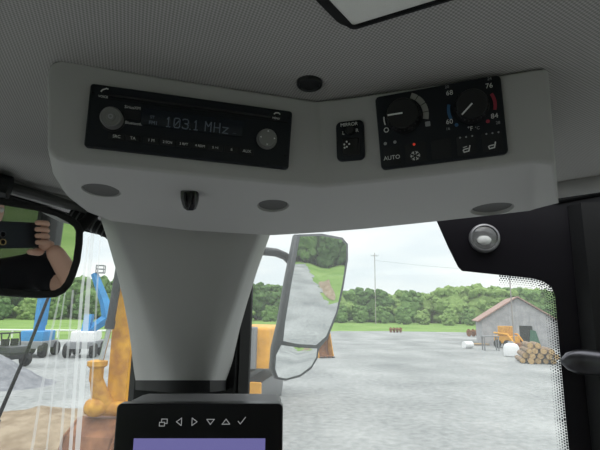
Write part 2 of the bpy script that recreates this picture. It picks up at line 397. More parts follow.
# ------------------------------------------------------------------ radio
def radio():
    fr = quad_frame(PL, [(91.9, 85.5), (291.4, 113), (287.5, 170.5), (85.1, 147.8)]); uv = fr.uv; w, h = fr.w, fr.h
    root = thing('car_radio', 'black radio with two round knobs and a dim display reading 103.1 MHz', 'radio', fr.M)
    z = 0.006
    MB().prism(rr(-w/2, -h/2, w/2, h/2, .0028), 0.0005, z, .0018).build('faceplate', M['radio'], root)
    a, b = uv(110, 97.5), uv(270, 119.5)
    MB().stroke([a, b], .0022, z-.0002, .0012).stroke([uv(112, 101.5), uv(286, 124.5)], .0005, z, .0009).build('disc_slot', M['gloss'], root)
    p, q = uv(143, 109.5), uv(241.5, 139); pm, qm = uv(143, 127.5), uv(243, 121.5)
    MB().prism(rr(p[0], q[1], qm[0], p[1]-.0005, .0012), z-.001, z+.0007, .0004).build('display', M['lcd'], root)
    GL_ = {'1': [[(.25, .8), (.5, 1), (.5, 0)], [(.2, 0), (.8, 0)]], '0': [[(0, .15), (0, .85), (.2, 1), (.8, 1), (1, .85), (1, .15), (.8, 0), (.2, 0), (0, .15)], [(.2, .25), (.8, .75)]],
           '3': [[(0, .9), (.2, 1), (.8, 1), (1, .85), (1, .65), (.8, .52), (.4, .52)], [(.8, .52), (1, .38), (1, .15), (.8, 0), (.2, 0), (0, .12)]], 'M': [[(0, 0), (0, 1), (.5, .5), (1, 1), (1, 0)]],
           'H': [[(0, 0), (0, 1)], [(1, 0), (1, 1)], [(0, .5), (1, .5)]], 'z': [[(0, .6), (1, .6), (0, 0), (1, 0)]], '.': [[(0, 0), (.12, 0)]]}
    for g_, px in (('1', 169), ('0', 177.3), ('3', 185.6), ('.', 190.2), ('1', 196), ('M', 208), ('H', 216.7), ('z', 225)):
        c = uv(px, 127.4+(px-197)*.115); t = MB()
        for ln in GL_[g_]: t.stroke([(c[0]+(u_-.5)*.0050 if g_ != '.' else c[0]+u_*.004, c[1]+(v_-.5)*.0086) for u_, v_ in ln], .00085, z+.0008)
        t.build('display_digit', M['lcdtext'], root, 0, label='dim pale character on the radio display')
    for s_, x, y, sz in (('ST', 153, 119.5, .0036), ('FM1', 154, 125, .0044), ('...', 234, 134, .005)):
        c = uv(x, y); t = MB(); t.text(s_, c[0], c[1], sz, z+.0009); t.build('display_indicator', M['lcddim'], root, 0)
    # knobs
    c = uv(111, 117, z+.009); r = .0091
    k = MB().lathe([(r*1.14, z-.001), (r*1.14, z+.001), (r*1.02, z+.0016)], (*c, 0), 40).build('knob_collar', M['button'], root)
    k = MB().lathe([(r, z), (r, z+.009), (r*.95, z+.0105), (r*.86, z+.011), (r*.80, z+.0104), (r*.42, z+.0104), (r*.40, z+.0110), (r*.2, z+.0112), (0, z+.0112)], (*c, 0), 48)
    k = k.build('volume_knob', M['knob_silver'], root)
    MB().arc(*c, r*.12, r*.24, 0, 360, z+.0112, .0003, 20).build('power_mark', M['printdim'], k, 0)
    c = uv(267.5, 138, z+.005); r = .0088
    k = MB().lathe([(r*1.1, z-.001), (r*1.1, z+.001), (r, z+.0012), (r, z+.005), (r*.94, z+.0062), (0, z+.0066)], (*c, 0), 48).build('tuning_knob', M['knob_silver'], root)
    tm = MB()
    for i in range(4):
        a = i*PI/2; d = Vector((math.cos(a), math.sin(a))); n = Vector((-d.y, d.x)); cc = Vector(c)
        tm.prism([tuple(cc+d*r*.82), tuple(cc+d*r*.66+n*r*.10), tuple(cc+d*r*.66-n*r*.10)], z+.0060, z+.0068)
    tm.build('arrow_mark', M['print'], k, 0)
    names = ['SRC', 'TA', '1 M', '2 SCN', '3 RPT', '4 RDM', '5 >II', '6', 'AUX']
    xs = [118, 134, 152, 168, 184, 200, 215, 231, 246]
    for i, (x, s) in enumerate(zip(xs, names)):
        yy = 138.6+(x-118)*.1125; c = uv(x, yy)
        bt = MB().prism(rr(c[0]-.0066, c[1]-.0028, c[0]+.0066, c[1]+.0028, .0008, 3), z-.001, z+.0014, .0006).build('preset_button', M['button'], root)
        MB().text(s, c[0], c[1], .0037 if len(s) < 4 else .003, z+.0016).build('lettering', M['print'], bt, 0)
    for s, x, y, sz in (('SiriusXM', 133.5, 109.8, .0037), ('Bluetooth', 134.5, 125.3, .0036), ('VOICE', 104.5, 99, .0028), ('MENU', 275, 120.2, .0026)):
        c = uv(x, y); t = MB(); t.text(s, c[0], c[1], sz, z+.0002); t.build('lettering', M['print'], root, 0)
    for x, y, sg in ((106, 92, 1), (276, 115.2, 0)):
        c = uv(x, y); t = MB(); t.stroke([(c[0]-.0027, c[1]-.0010-.0010*sg), (c[0]-.0016, c[1]+.0002-.0006*sg), (c[0]+.0015, c[1]+.0006+.0006*sg), (c[0]+.0027, c[1]-.0005+.0014*sg)], .0010, z, .0003)
        t.build('phone_symbol', M['print'], root, 0)
    c0, c1 = uv(126, 112.5), uv(141, 122)
    MB().prism(rr(c0[0], c1[1], c1[0], c0[1], .0008, 3), z-.001, z+.001, .0004).build('source_button', M['button'], root)
    for x, y in ((94.5, 95.5), (91, 134), (287, 119.5), (284, 157)):
        c = uv(x, y); MB().lathe([(.0011, z-.0005), (.0011, z+.0003), (.0007, z+.0003), (.0006, z-.0002), (0, z-.0002)], (*c, 0), 14).build('release_hole', M['gloss'], root)
radio()

# ------------------------------------------------------------------ climate panel and mirror switch
def knob(mb, c, r, z, hgt):
    prof = [(r*1.0, z), (r*1.0, z+.002), (r*.93, z+.004), (r*.90, z+hgt*.85), (r*.84, z+hgt), (0, z+hgt)]
    mb.lathe(prof, (*c, 0), 48)
    return mb
def hvac():
    fr = quad_frame(PR, [(376.2, 97.5), (500.8, 76.5), (507.3, 154), (381.3, 171.5)]); uv = fr.uv; w, h = fr.w, fr.h
    root = thing('climate_control_panel', 'black heater panel with two dark round dials and red and blue temperature scales', 'control panel', fr.M)
    z = .0045
    MB().prism(rr(-w/2, -h/2, w/2, h/2, .004), .0005, z, .0016).build('faceplate', M['radio'], root)
    def dial(px, py, rp, tip, tail, nm):
        c = uv(px, py, z+.011); e = uv(px+rp, py-rp*.14, z+.011); r = (Vector(e)-Vector(c)).length
        k = MB(); knob(k, c, r, z, .013)
        k = k.build(nm, M['knob_black'], root)
        b = MB(); d = (Vector(uv(*tip))-Vector(uv(*tail))).normalized(); cc = Vector(c)
        b.stroke([tuple(cc+d*r*.02), tuple(cc+d*r*.80)], r*.085, z+.0129, .0005); b.build('pointer', M['print'], k, 0, label='white pointer line')
        g = MB(); n = 24
        for i in range(n):
            a = 2*PI*i/n; g.box((c[0]+r*.905*math.cos(a), c[1]+r*.905*math.sin(a), z+.008), (r*.07, r*.07, .007))
        g.build('grip_rib', M['knob_black'], k, 0)
        return c, r
    c, r = dial(402.5, 113.5, 18, (386, 114.5), (402, 112), 'fan_dial')
    a = MB()
    for a0, a1, k in ((66, 50, 1.07), (48, 26, 1.07), (24, 4, 1.07), (2, -16, 1.07)): a.arc(*c, r*1.10, r*1.42, a0, a1, z, .0004, 6)
    a.build('fan_scale', M['arcgrey'], root, 0, label='pale grey segmented scale')
    MB().arc(*c, r*1.12, r*1.19, 172, 196, z, .0003, 6).build('scale_line', M['print'], root, 0); q = uv(387, 131); MB().arc(*q, .0016, .0024, 0, 360, z, .0003, 14).build('off_symbol', M['print'], root, 0)
    c, r = dial(472, 104, 18.5, (458.3, 114), (471, 100), 'temperature_dial')
    MB().arc(*c, r*1.22, r*1.40, 163, 203, z, .0004, 8).arc(*uv(456.5, 126), 0.0002, .0016, 0, 360, z, .0004, 10).build('blue_scale', M['blue'], root, 0, label='blue arc')
    MB().arc(*c, r*1.22, r*1.40, 28, -16, z, .0004, 8).arc(*uv(487.5, 122.5), 0.0002, .0016, 0, 360, z, .0004, 10).build('red_scale', M['red'], root, 0, label='red arc')
    for s, x, y in (('68', 449.5, 94.5), ('60', 449.5, 123), ('76', 488.7, 87.5), ('84', 494, 117.4)):
        q = uv(x, y); t = MB(); t.text(s, q[0], q[1], .0060, z+.0003); t.build('lettering', M['print'], root, 0)
    for s, x, y, sz in (('°F', 470, 130, .0052), ('AUTO', 392.5, 158.5, .0054)): q = uv(x, y); t = MB(); t.text(s, q[0], q[1], sz, z+.0003); t.build('lettering', M['print'], root, 0)
    q = Vector(uv(415.6, 156.5)); t = MB()
    for i in range(6):
        d = Vector((math.cos(i*PI/3), math.sin(i*PI/3))); n = Vector((-d.y, d.x))
        t.stroke([tuple(q+d*.0016), tuple(q+d*.0042)], .0006, z); t.stroke([tuple(q+d*.0038+n*.0013), tuple(q+d*.0028), tuple(q+d*.0038-n*.0013)], .0005, z)
    t.build('snowflake_symbol', M['print'], root, 0)
    for x, y in ((466.5, 150), (491.7, 146.5)):
        q = Vector(uv(x, y)); k = .0038; t = MB()
        t.stroke([tuple(q+Vector(e)*k) for e in ((-.75, -.15), (-.6, -.65), (.45, -.5), (.75, .7))], .0010, z)
        t.stroke([tuple(q+Vector(e)*k) for e in ((-.6, .0), (.3, .12))], .0009, z)
        if x < 480: t.stroke([tuple(q+Vector(e)*k) for e in ((-.7, .45), (.1, .62))], .0006, z)
        t.build('seat_symbol', M['print'], root, 0)
    for x, y, rr0 in ((386, 144.5, .0015), (395.5, 143, .0015), (460, 138.7, .0008), (466, 138, .0008), (472, 137, .0008), (486, 135, .0008), (492, 134.2, .0008), (498, 133.2, .0008)):
        MB().arc(*uv(x, y), .0001, rr0, 0, 360, z, .0003, 10).build('status_lamp', M['printdim'], root, 0)
    q = uv(428, 125); MB().prism(rr(q[0]-.0022, q[1]-.0022, q[0]+.0022, q[1]+.0022, .0005, 2), z, z+.0003).build('full_symbol', M['printdim'], root, 0)
    for s, x, y in (('20', 447, 88.5), ('24', 489, 80.5), ('16', 448, 130), ('28', 497.5, 124), ('°C', 477, 129.3)): q = uv(x, y); t = MB(); t.text(s, q[0], q[1], .0036, z+.0003); t.build('lettering', M['printdim'], root, 0)
    MB().prism(circ(*uv(414.5, 145.3), .0012, 12), z-.0005, z+.0007).build('indicator_lamp', M['led'], root, 0, label='glowing red lamp')
    bz = MB()
    for x0, x1 in ((384, 402), (404.5, 427.5), (431, 452), (456, 477), (481, 503)):
        ym = 157-(x0+x1-780)/2*.14; a, b = uv(x0, ym-9.5+1.5), uv(x1, ym+9.5-1.5)
        MB().prism(rr(min(a[0], b[0]), min(a[1], b[1]), max(a[0], b[0]), max(a[1], b[1]), .0012, 3), z-.0012, z+.00012, .0001).build('push_button', M['button'], root)
hvac()
def mswitch():
    fr = quad_frame(PR, [(337.7, 122.7), (361.7, 120.7), (367.7, 159.4), (336.3, 162.7)]); uv = fr.uv; w, h = fr.w, fr.h
    root = thing('mirror_switch', 'small black upright mirror-adjusting switch between radio and heater panel', 'switch', fr.M)
    z = .004
    MB().prism(rr(-w/2, -h/2, w/2, h/2, .005), .0005, z, .0018).build('bezel', M['radio'], root)
    c = Vector(uv(351, 131.5)); MB().lathe([(.0042, z-.001), (.0042, z+.003), (.0035, z+.0042), (0, z+.0044)], (*c, 0), 24).build('selector', M['knob_black'], root)
    c = Vector(uv(352, 147.5)); s = .0083
    MB().prism(rr(c.x-s, c.y-s, c.x+s, c.y+s, .002), z-.001, z+.0025, .0016).build('rocker_pad', M['knob_black'], root)
    d = MB(); q = Vector(uv(348.3, 145.5))
    for ox, oy in ((0, 1), (0, -1), (1, 0), (-1, 0), (-.9, -1.3)): d.prism(circ(q.x+ox*.0024, q.y+oy*.0024, .0009, 8), z+.0020, z+.0029)
    d.build('pad_marks', M['print'], root, 0)
    for sx, x, y in (('MIRROR', 350, 125.5), ('L', 344.4, 134), ('R', 357.9, 131.3)): q = uv(x, y); t = MB(); t.text(sx, q[0], q[1], .0046, z+.0003); t.build('lettering', M['print'], root, 0)
mswitch()

# ------------------------------------------------------------------ coat hook under the console
def hook():
    p = USL.hit(190, 193); fr = Frame(USL, p, V(1, 0.1, 0))
    root = thing('coat_hook', 'small black clip hook under the console below the radio', 'hook', Matrix.Translation(p))
    ax, up = RGT.copy(), V(0, 0, 1); dep = V(0, 1, 0)
    def sec(dz, hw, hd, oy):
        return [ax*(hw*c)+dep*(oy+hd*s)+up*dz for c, s in [(math.copysign(abs(math.cos(a))**.6, math.cos(a)), math.copysign(abs(math.sin(a))**.6, math.sin(a))) for a in [2*PI*k/20 for k in range(20)]]]
    mb = MB(); mb.ring_fill([sec(.007, .0088, .0070, 0), sec(.0, .0090, .0074, 0), sec(-.006, .0088, .0068, .001), sec(-.011, .0076, .0056, .002), sec(-.0155, .0060, .004, .003), sec(-.017, .0035, .002, .0035)])
    mb.build('clip_body', M['gloss'], root)
    mb = MB(); mb.tube([(-.003, -.0070, -.002), (-.003, -.0082, -.008), (-.0018, -.0075, -.014), (0, -.0050, -.018), (.0018, -.0075, -.014), (.003, -.0082, -.008), (.003, -.0070, -.002)], .0011, 8)
    mb.build('wire_loop', M['black'], root)
hook()

# ------------------------------------------------------------------ pillar cover (funnel)
def funnel():
    sl = [(200, 96), (220, 101), (235, 106), (270, 116), (300, 123.5), (330, 129), (350, 131.5), (365, 133), (383, 136)]
    sr = [(200, 284), (220, 278), (235, 270), (270, 257.5), (300, 248), (330, 239.5), (350, 235), (365, 232), (383, 228)]
    fl = [(200, 112), (235, 121), (270, 133), (300, 143), (330, 152), (360, 162), (383, 168)]
    frr = [(200, 272), (235, 259), (270, 245), (300, 235.5), (330, 225), (360, 215), (383, 210)]
    dd = [(200, .60), (235, .605), (300, .625), (350, .655), (383, .69)]
    rings = []
    for y in (203, 212, 222, 235, 252, 270, 285, 300, 315, 330, 345, 358, 370, 380, 386):
        a, b, c, e, d = interp(sl, y), interp(fl, y), interp(frr, y), interp(sr, y), interp(dd, y)
        k = (y-203)/183
        w1, w2 = lerp(.10, .17, k), lerp(.055, .105, k)
        pts = [(a+2, y, d+w1+.04), (a, y, d+w1), (lerp(a, b, .30), y, d+w2), (lerp(a, b, .70), y, d+w2*.42), (lerp(b, c, .02), y, d+.008), (lerp(b, c, .22), y, d-.001), (lerp(b, c, .5), y, d-.004), (lerp(b, c, .78), y, d-.001),
               (lerp(b, c, .98), y, d+.008), (lerp(e, c, .70), y, d+w2*.42), (lerp(e, c, .30), y, d+w2), (e, y, d+w1), (e-2, y, d+w1+.04)]
        rings.append([P(x, yy, q) for x, yy, q in pts])
    o = P(185, 300, .70)
    root = thing('pillar_cover', 'smooth grey funnel-shaped cover narrowing from the console down to the monitor', 'pillar cover', Matrix.Translation(o))
    mb = MB(); mb.ring_fill(rings); mb.xf(Matrix.Translation(-o)); sh = mb.build('cover_shell', M['cover'], root, 60)
    # ring-shaped lower collar
    mb = MB(); rg = []
    for y, s in ((379, 1.0), (381, 1.02), (392, 1.02)):
        base = rings[-2]; c = sum(base, V(0, 0, 0))/len(base); off = P(185, y, .70)-P(185, 380, .70)
        rg.append([c+(p-c)*s*.985+off for p in base])
    mb.ring_fill(rg); mb.xf(Matrix.Translation(-o)); mb.build('collar', M['blackrough'], root, 40, label='dark collar at the foot of the cover')
funnel()

# ------------------------------------------------------------------ monitor
def monitor():
    n = -FWD.copy(); n = (V(0.02, -1, 0.01)).normalized(); pl = Plane(P(200, 420, .56), n)
    a, b = pl.hit(118, 403), pl.hit(283, 403); w = (b-a).length; fr = Frame(pl, (a+b)/2, b-a); uv = fr.uv
    root = thing('monitor', 'black display monitor with a violet screen and a row of symbols', 'monitor', fr.M)
    h = w*.72
    MB().prism(rr(-w/2, -h, w/2, 0, .006), -.012, .004, .002).build('bezel', M['bezel'], root)
    # back shell, seen from above as a paler strip
    mb = MB(); R = []
    for z, s in ((-.008, 0), (-.020, .000), (-.070, .001), (-.086, .004), (-.090, .010)):
        R.append([V(x, y, z) for x, y in rr(-w/2+.003+s*.6, -h+.006+s, w/2-.003-s*.6, -.0012-s*.35, .008)])
    mb.ring_fill(R); mb.build('housing', M['monbody'], root)
    p0, p1 = uv(135, 437.5), uv(265.5, 437.5)
    MB().prism([(p0[0], -h+.02), (p1[0], -h+.02), (p1[0], p1[1]), (p0[0], p0[1])], .003, .0044).build('screen', M['screen'], root, 0)
    z = .0041; t = MB(); s = .0062
    def st(px, py, pts, cl=False):
        q = Vector(uv(px, py)); t.stroke([tuple(q+Vector(e)*s) for e in pts], .0009, z, closed=cl)
    st(164, 421.5, [(-.7, .0), (.3, .0), (.3, -.7), (-.7, -.7)], True); st(164, 421.5, [(-.3, .1), (-.3, .6), (.8, .6), (.8, -.2), (.35, -.2)])
    st(180, 421, [(.45, .7), (-.55, 0), (.45, -.7)], True); st(195, 421, [(-.45, .7), (.55, 0), (-.45, -.7)], True)
    st(211, 421, [(-.75, .45), (.75, .45), (0, -.5)], True); st(226.5, 421, [(-.75, -.45), (.75, -.45), (0, .5)], True)
    st(242, 420, [(-.7, -.1), (-.25, -.6), (.75, .65)])
    t.build('key_symbols', M['icon'], root, 0, label='row of six pale key symbols')
    MB().box((0, -h*.35, -.125), (.05, .05, .09), .006).build('mount_arm', M['blackrough'], root)
monitor()

# ------------------------------------------------------------------ cab shell
GR = Plane(P(570, 300, .76), yawn(-12)); A0 = GR.hit(128, 330)
GL = Plane(V(A0.x, A0.y, 2.8), yawn(45))
FLOOR, CEIL = 1.25, 3.02
def ceiling():
    front = [(-120, 138), (-60, 160), (0, 180), (48, 195), (100, 207)]; right = [(300, 207), (440, 196), (556, 187), (600, 180), (680, 166), (812, 143)]
    fp = [CE.hit(*c) for c in front]; rp = [CE.hit(*c) for c in right]
    def cz(x, y):
        n = CE.n; return CE.p.z-((x-CE.p.x)*n.x+(y-CE.p.y)*n.y)/n.z
    pts = [(p.x, p.y) for p in fp+rp]+[(.83, .45), (.86, -.95), (-.95, -.95), (-.98, .20)]
    if area2(pts) < 0: pts = pts[::-1]
    # hatch opening measured on the headliner
    hc = [CE.hit(346.5, 29.2), CE.hit(316, -2), CE.hit(446, -1)]
    e1 = (hc[1]-hc[0]); e2 = (hc[2]-hc[0]); e1.normalize(); e2.normalize()
    mb = MB(); bm = mb.bm
    top = [bm.verts.new((x, y, cz(x, y)+.03)) for x, y in pts]; bot = [bm.verts.new((x, y, cz(x, y))) for x, y in pts]
    bm.faces.new(top); bm.faces.new(bot[::-1])
    for i in range(len(pts)): j = (i+1) % len(pts); bm.faces.new((bot[i], bot[j], top[j], top[i]))
    struct(mb, 'ceiling', M['fabric'], 0)
    # rolled edges of the headliner along the glass
    for nm, seq in (('trim_1', [(530, 191)]+right[2:]), ('trim_2', front)):
        mb = MB(); q = [CE.hit(*c) for c in seq]; out = (q[1]-q[0]).cross(V(0, 0, 1)).normalized()
        mb.tube([p+V(0, -.010, -.004) for p in q], .015, 20); struct(mb, nm, M['cover'], 60)
    # roof hatch with a sunshade
    N = -CE.n if CE.n.z > 0 else CE.n; o = hc[0]
    root = thing('roof_hatch', 'dark framed roof hatch with a pale mesh sunshade in the ceiling', 'roof hatch', Matrix.Translation(o))
    L1, L2 = .34, .36
    def pt(a, b, z=0.0): return e1*a+e2*b+N*z
    ic = CE.hit(353, 23.5)-o; i1 = CE.hit(337, 0)-o; i2 = CE.hit(415, 0)-o
    def ab(p):
        d11, d12, d22 = 1, e1.dot(e2), 1; p1, p2 = p.dot(e1), p.dot(e2); det = d11*d22-d12*d12
        return ((p1*d22-p2*d12)/det, (p2*d11-p1*d12)/det)
    a0, b0 = ab(ic)
    def ring(m0, n0, m1, n1, r):
        q = rr(m0, n0, m1, n1, r, 5); return q
    outer, inner = ring(0, 0, L1, L2, .014), ring(a0, b0, L1-a0, L2-b0, .002)
    mb = MB(); rs = []
    for q, z in ((outer, -.002), (outer, .002), (inset(outer, .003), .0035), (inset(inner, -.003), .0035), (inner, .002), (inner, -.004)): rs.append([pt(a, b, z) for a, b in q])
    mb.ring_fill(rs, False, False); mb.build('hatch_frame', M['blackrough'], root, 40)
    mb = MB(); mb.ring_fill([[pt(a, b, .0005) for a, b in inner], [pt(a, b, .0015) for a, b in inner]]); mb.build('sunshade_mesh', M['hatchmesh'], root, 0)
    # black round plug
    c = CE.hit(309.5, 82.5); fr = Frame(Plane(c, N), c, V(1, 0, 0)); r = 13/F*(c-CAM).dot(FWD)
    root = thing('ceiling_plug', 'small round black plug in the ceiling above the console', 'plug', fr.M)
    MB().lathe([(r, 0), (r, .002), (r*.93, .0035), (r*.80, .0035), (r*.74, .002)], n=36).build('rim', M['black'], root)
    MB().lathe([(r*.76, .0008), (r*.6, .0016), (0, .002)], n=36).build('plug_face', M['blackrough'], root)
ceiling()
def on(plane, px, z):
    """point of a vertical plane seen at column px (measured at the horizon), at height z"""
    q = plane.hit(px, 310); return V(q.x, q.y, z)
def wallquad(mb, a, b, z0, z1, th=.03, n=None):
    d = (b-a); d.z = 0; nn = n if n else d.cross(V(0, 0, 1)).normalized()
    q = [V(a.x, a.y, 0), V(b.x, b.y, 0), V(b.x, b.y, 0)+nn*th, V(a.x, a.y, 0)+nn*th]
    mb.prism([(p.x, p.y) for p in q], z0, z1)
def shell():
    Ra, Rb = on(GR, 236, 0), on(GR, 700, 0); La, Lb = on(GL, 133, 0), on(GL, -330, 0)
    R3, R4 = V(.86, -.95, 0), V(-.98, -.95, 0); L4 = V(-1.0, -.25, 0)
    Lb = V(-1.0, GL.hit(0, 310).y-(1.0+GL.hit(0, 310).x), 0); Rb = V(.80, GR.hit(600, 310).y-math.tan(math.radians(12))*(.80-GR.hit(600, 310).x), 0)
    sill = 1.75
    mb = MB(); wallquad(mb, Ra, Rb, sill, CEIL, .005, -GR.n); g = struct(mb, 'window_2', M['glass'], 0)
    mb = MB(); wallquad(mb, La, Lb, sill, CEIL, .005, -GL.n); gl = struct(mb, 'window_1', M['glassleft'], 0)
    mb = MB(); wallquad(mb, Ra, Rb, FLOOR, sill, .03, -GR.n); struct(mb, 'wall_front', M['wall'], 0)
    mb = MB(); wallquad(mb, La, Lb, FLOOR, sill, .03, -GL.n); wallquad(mb, Lb, R4, FLOOR, sill, .03, V(-1, 0, 0)); struct(mb, 'wall_left', M['wall'], 0)
    mb = MB(); wallquad(mb, Rb, R3, FLOOR, sill, .03, V(1, 0, 0)); struct(mb, 'wall_right', M['wall'], 0)
    mb = MB(); wallquad(mb, R3, R4, FLOOR, 2.42, .04, V(0, -1, 0)); wallquad(mb, R3, R4, 2.86, CEIL, .04, V(0, -1, 0)); struct(mb, 'wall_rear', M['wall'], 0)
    mb = MB(); wallquad(mb, Rb, R3, sill, CEIL, .005, V(1, 0, 0)); struct(mb, 'window_3', M['rearglass'], 0)
    mb = MB(); wallquad(mb, R3, R4, 2.42, 2.86, .005, V(0, -1, 0)); struct(mb, 'window_4', M['darkglass'], 0)
    mb = MB(); wallquad(mb, Lb, R4, sill, CEIL, .005, V(-1, 0, 0)); struct(mb, 'window_5', M['rearglass'], 0)
    pts = [(p.x, p.y) for p in (La, Ra, Rb, R3, R4, Lb)]
    mb = MB(); mb.prism(pts, FLOOR-.04, FLOOR); struct(mb, 'floor', M['floor'], 0)
    # posts at the rear corners and between left panes
    for i, (p, w) in enumerate(((R3, .10), (R4, .10), (Lb, .07), (V(.05, -.95, 0), .05), (V(.36, -.95, 0), .06))):
        mb = MB(); mb.prism(rr(p.x-w/2, p.y-w/2, p.x+w/2, p.y+w/2, .02, 3), FLOOR, CEIL-.02); struct(mb, 'trim_%d' % (10+i), M['greyframe'])
    # front corner post behind the cover
    q0, q1 = on(GR, 137, 0), on(GR, 252.5, 0); d = (q1-q0).normalized()
    mb = MB(); n = GR.n
    pp = [q0+n*.006, q0+n*.02+d*.02, q1+n*.03-d*.02, q1+n*.006, q1-n*.05-d*.03, q0-n*.05]
    mb.prism([(p.x, p.y) for p in pp], FLOOR, CEIL-.03); struct(mb, 'trim_3', M['darkframe'], 20)
    mb = MB(); s0, s1 = on(GR, 246, 0)+n*.008, on(GR, 252.8, 0)+n*.008
    mb.prism([(p.x, p.y) for p in (s0+n*.02, s1+n*.004, s1-n*.012-d*.002, s0-n*.012)], FLOOR, CEIL-.03); struct(mb, 'trim_4', M['rubber'], 20)
    # printed black border of the right window, with its dots
    gf = Plane(GR.p+GR.n*.003, GR.n); fr = Frame(gf, gf.hit(500, 300), V(math.cos(math.radians(12)), -math.sin(math.radians(12)), 0)); uv = fr.uv
    inner = [(430, 205), (437, 222), (448, 247), (458, 267), (462, 271), (500, 275), (532, 278.5), (543, 281.5), (551, 287), (555, 296), (557, 320), (561.5, 370), (566, 420), (571, 470), (580, 560)]
    poly = [uv(*c) for c in inner]; rt = uv(815, 560); tp = uv(700, 150)
    poly += [(rt[0], poly[-1][1]), (rt[0], tp[1]+.01), (poly[0][0]-.02, tp[1]+.01)]
    mb = MB(); bm = mb.bm
    tri = tessellate_polygon([[V(x, y, 0) for x, y in poly]])
    for z, fl in ((0, 1), (.0015, 0)):
        vs = [bm.verts.new((x, y, z)) for x, y in poly]
        for t in tri:
            try: bm.faces.new([vs[i] for i in (t if fl else t[::-1])])
            except ValueError: pass
    mb.xf(fr.M); o = mb.build('black_border', M['frit'], g, 0)
    mb = MB()
    import itertools
    for i in range(5, len(inner)-1):
        a, b = Vector(uv(*inner[i])), Vector(uv(*inner[i+1])); L = (b-a).length; e = (b-a)/L; nn = Vector((e.y, -e.x))
        if nn.dot(Vector(uv(480, 380))-a) < 0: nn = -nn
        k = 0; st = .0042
        while k*st < L:
            for j in range(5):
                q = a+e*(k*st+(st/2 if j % 2 else 0))+nn*(.0018+j*.0036); r = .0017-.00028*j
                mb.face([V(x, y, 0) for x, y in circ(q.x, q.y, r, 8)])
            k += 1
    mb.xf(fr.M); mb.build('border_dots', M['frit'], g, 0, kind='stuff')
    # reflections drawn as pale translucent strips on the left pane
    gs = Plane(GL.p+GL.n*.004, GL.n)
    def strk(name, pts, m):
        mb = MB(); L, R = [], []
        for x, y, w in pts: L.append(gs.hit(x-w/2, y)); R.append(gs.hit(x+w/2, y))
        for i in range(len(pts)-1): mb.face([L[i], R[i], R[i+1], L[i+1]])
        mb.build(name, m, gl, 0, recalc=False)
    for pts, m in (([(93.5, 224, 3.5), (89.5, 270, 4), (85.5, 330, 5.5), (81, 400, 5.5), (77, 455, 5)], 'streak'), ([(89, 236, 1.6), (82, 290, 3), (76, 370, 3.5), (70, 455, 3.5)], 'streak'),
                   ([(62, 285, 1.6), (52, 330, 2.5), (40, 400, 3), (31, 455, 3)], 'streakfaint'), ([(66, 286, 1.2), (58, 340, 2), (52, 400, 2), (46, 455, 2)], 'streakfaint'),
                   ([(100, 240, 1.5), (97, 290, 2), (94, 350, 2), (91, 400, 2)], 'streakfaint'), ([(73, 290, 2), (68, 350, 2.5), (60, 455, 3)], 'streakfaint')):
        strk('reflection_streak', pts, M[m])
    # window header on the left, beside the mirror
    mb = MB(); q = [CE.hit(-120, 141), CE.hit(0, 183.5), CE.hit(50, 199), CE.hit(112, 216)]
    mb.tube([p+V(0, .0, -.022) for p in q], .022, 4); struct(mb, 'trim_5', M['darkframe'], 20)
    mb = MB(); mb.tube([P(x, y, d) for x, y, d in ((4, 186, .70), (40, 196, .74), (75, 207, .78), (98, 216, .80))], [.009, .009, .008, .007], 10); struct(mb, 'trim_6', M['greyframe'])
    mb = MB(); mb.tube([P(x, y, d) for x, y, d in ((-30, 178, .66), (-10, 184, .67), (10, 189, .68))], .019, 10); struct(mb, 'trim_7', M['black'])
    # right hand door post, beyond the border
    mb = MB(); pl2 = Plane(GR.p+GR.n*.03, GR.n); q0, q1 = on(pl2, 584, 0), on(pl2, 815, 0); n = GR.n
    d = (q1-q0).normalized()
    mb.prism([(p.x, p.y) for p in (q0-n*.024, q0+d*.012, q1, q1-n*.05, q0-n*.05)], FLOOR, CE.hit(600, 186).z); struct(mb, 'trim_8', M['darkframe'], 20)
    mb = MB(); a, b = gf.hit(556, 199), gf.hit(815, 150); mb.tube([a+n*.004+V(0, 0, -.002), b+n*.004+V(0, 0, -.002)], .008, 12); struct(mb, 'trim_9', M['darkframe'], 20)
shell()

def blind():
    p = P(97, 228, .79); root = thing('roller_blind', 'rolled dark ribbed blind at the window top behind the rear-view mirror', 'blind', Matrix.Translation(p))
    a, b = P(70, 214, .78)-p, P(118, 236, .80)-p
    MB().tube([a, b], .012, 20).build('blind_roll', M['blackrough'], root)
    mb = MB()
    for i in range(9):
        c = a.lerp(b, (i+.5)/9); d = (b-a).normalized(); mb.tube([c-d*.0012, c+d*.0012], .0132, 16)
    mb.build('rib', M['greyframe'], root)
blind()

# round lens lamp on the black border, handle on the post
def lens():
    pl = Plane(GR.p+GR.n*.005, GR.n); c = pl.hit(484, 238.5); fr = Frame(pl, c, V(1, -.2, 0)); r = 14.5/F*(c-CAM).dot(FWD)
    root = thing('round_lamp', 'small round silver lamp on the black border of the right window', 'lamp', fr.M)
    MB().lathe([(r, 0), (r, .006), (r*.95, .009), (r*.86, .010), (r*.82, .008), (r*.80, .003)], n=40).build('rim', mat('lamp rim grey', (.22, .22, .23), .3, .5), root)
    MB().lathe([(r*.82, .002), (r*.7, .0022), (r*.5, .0005), (r*.25, -.0005), (0, -.001)], n=40).build('reflector', M['lens'], root)
    mb = MB(); mb.sphere((r*-.05, -r*.15, .006), r*.36, 2, (1.3, .9, .5), .3); mb.build('bulb', M['white'], root)
    MB().lathe([(r*.82, .008), (r*.6, .0105), (r*.3, .012), (0, .0125)], n=40).build('clear_cover', glass_mat('lamp glass', .12, .08), root)
lens()
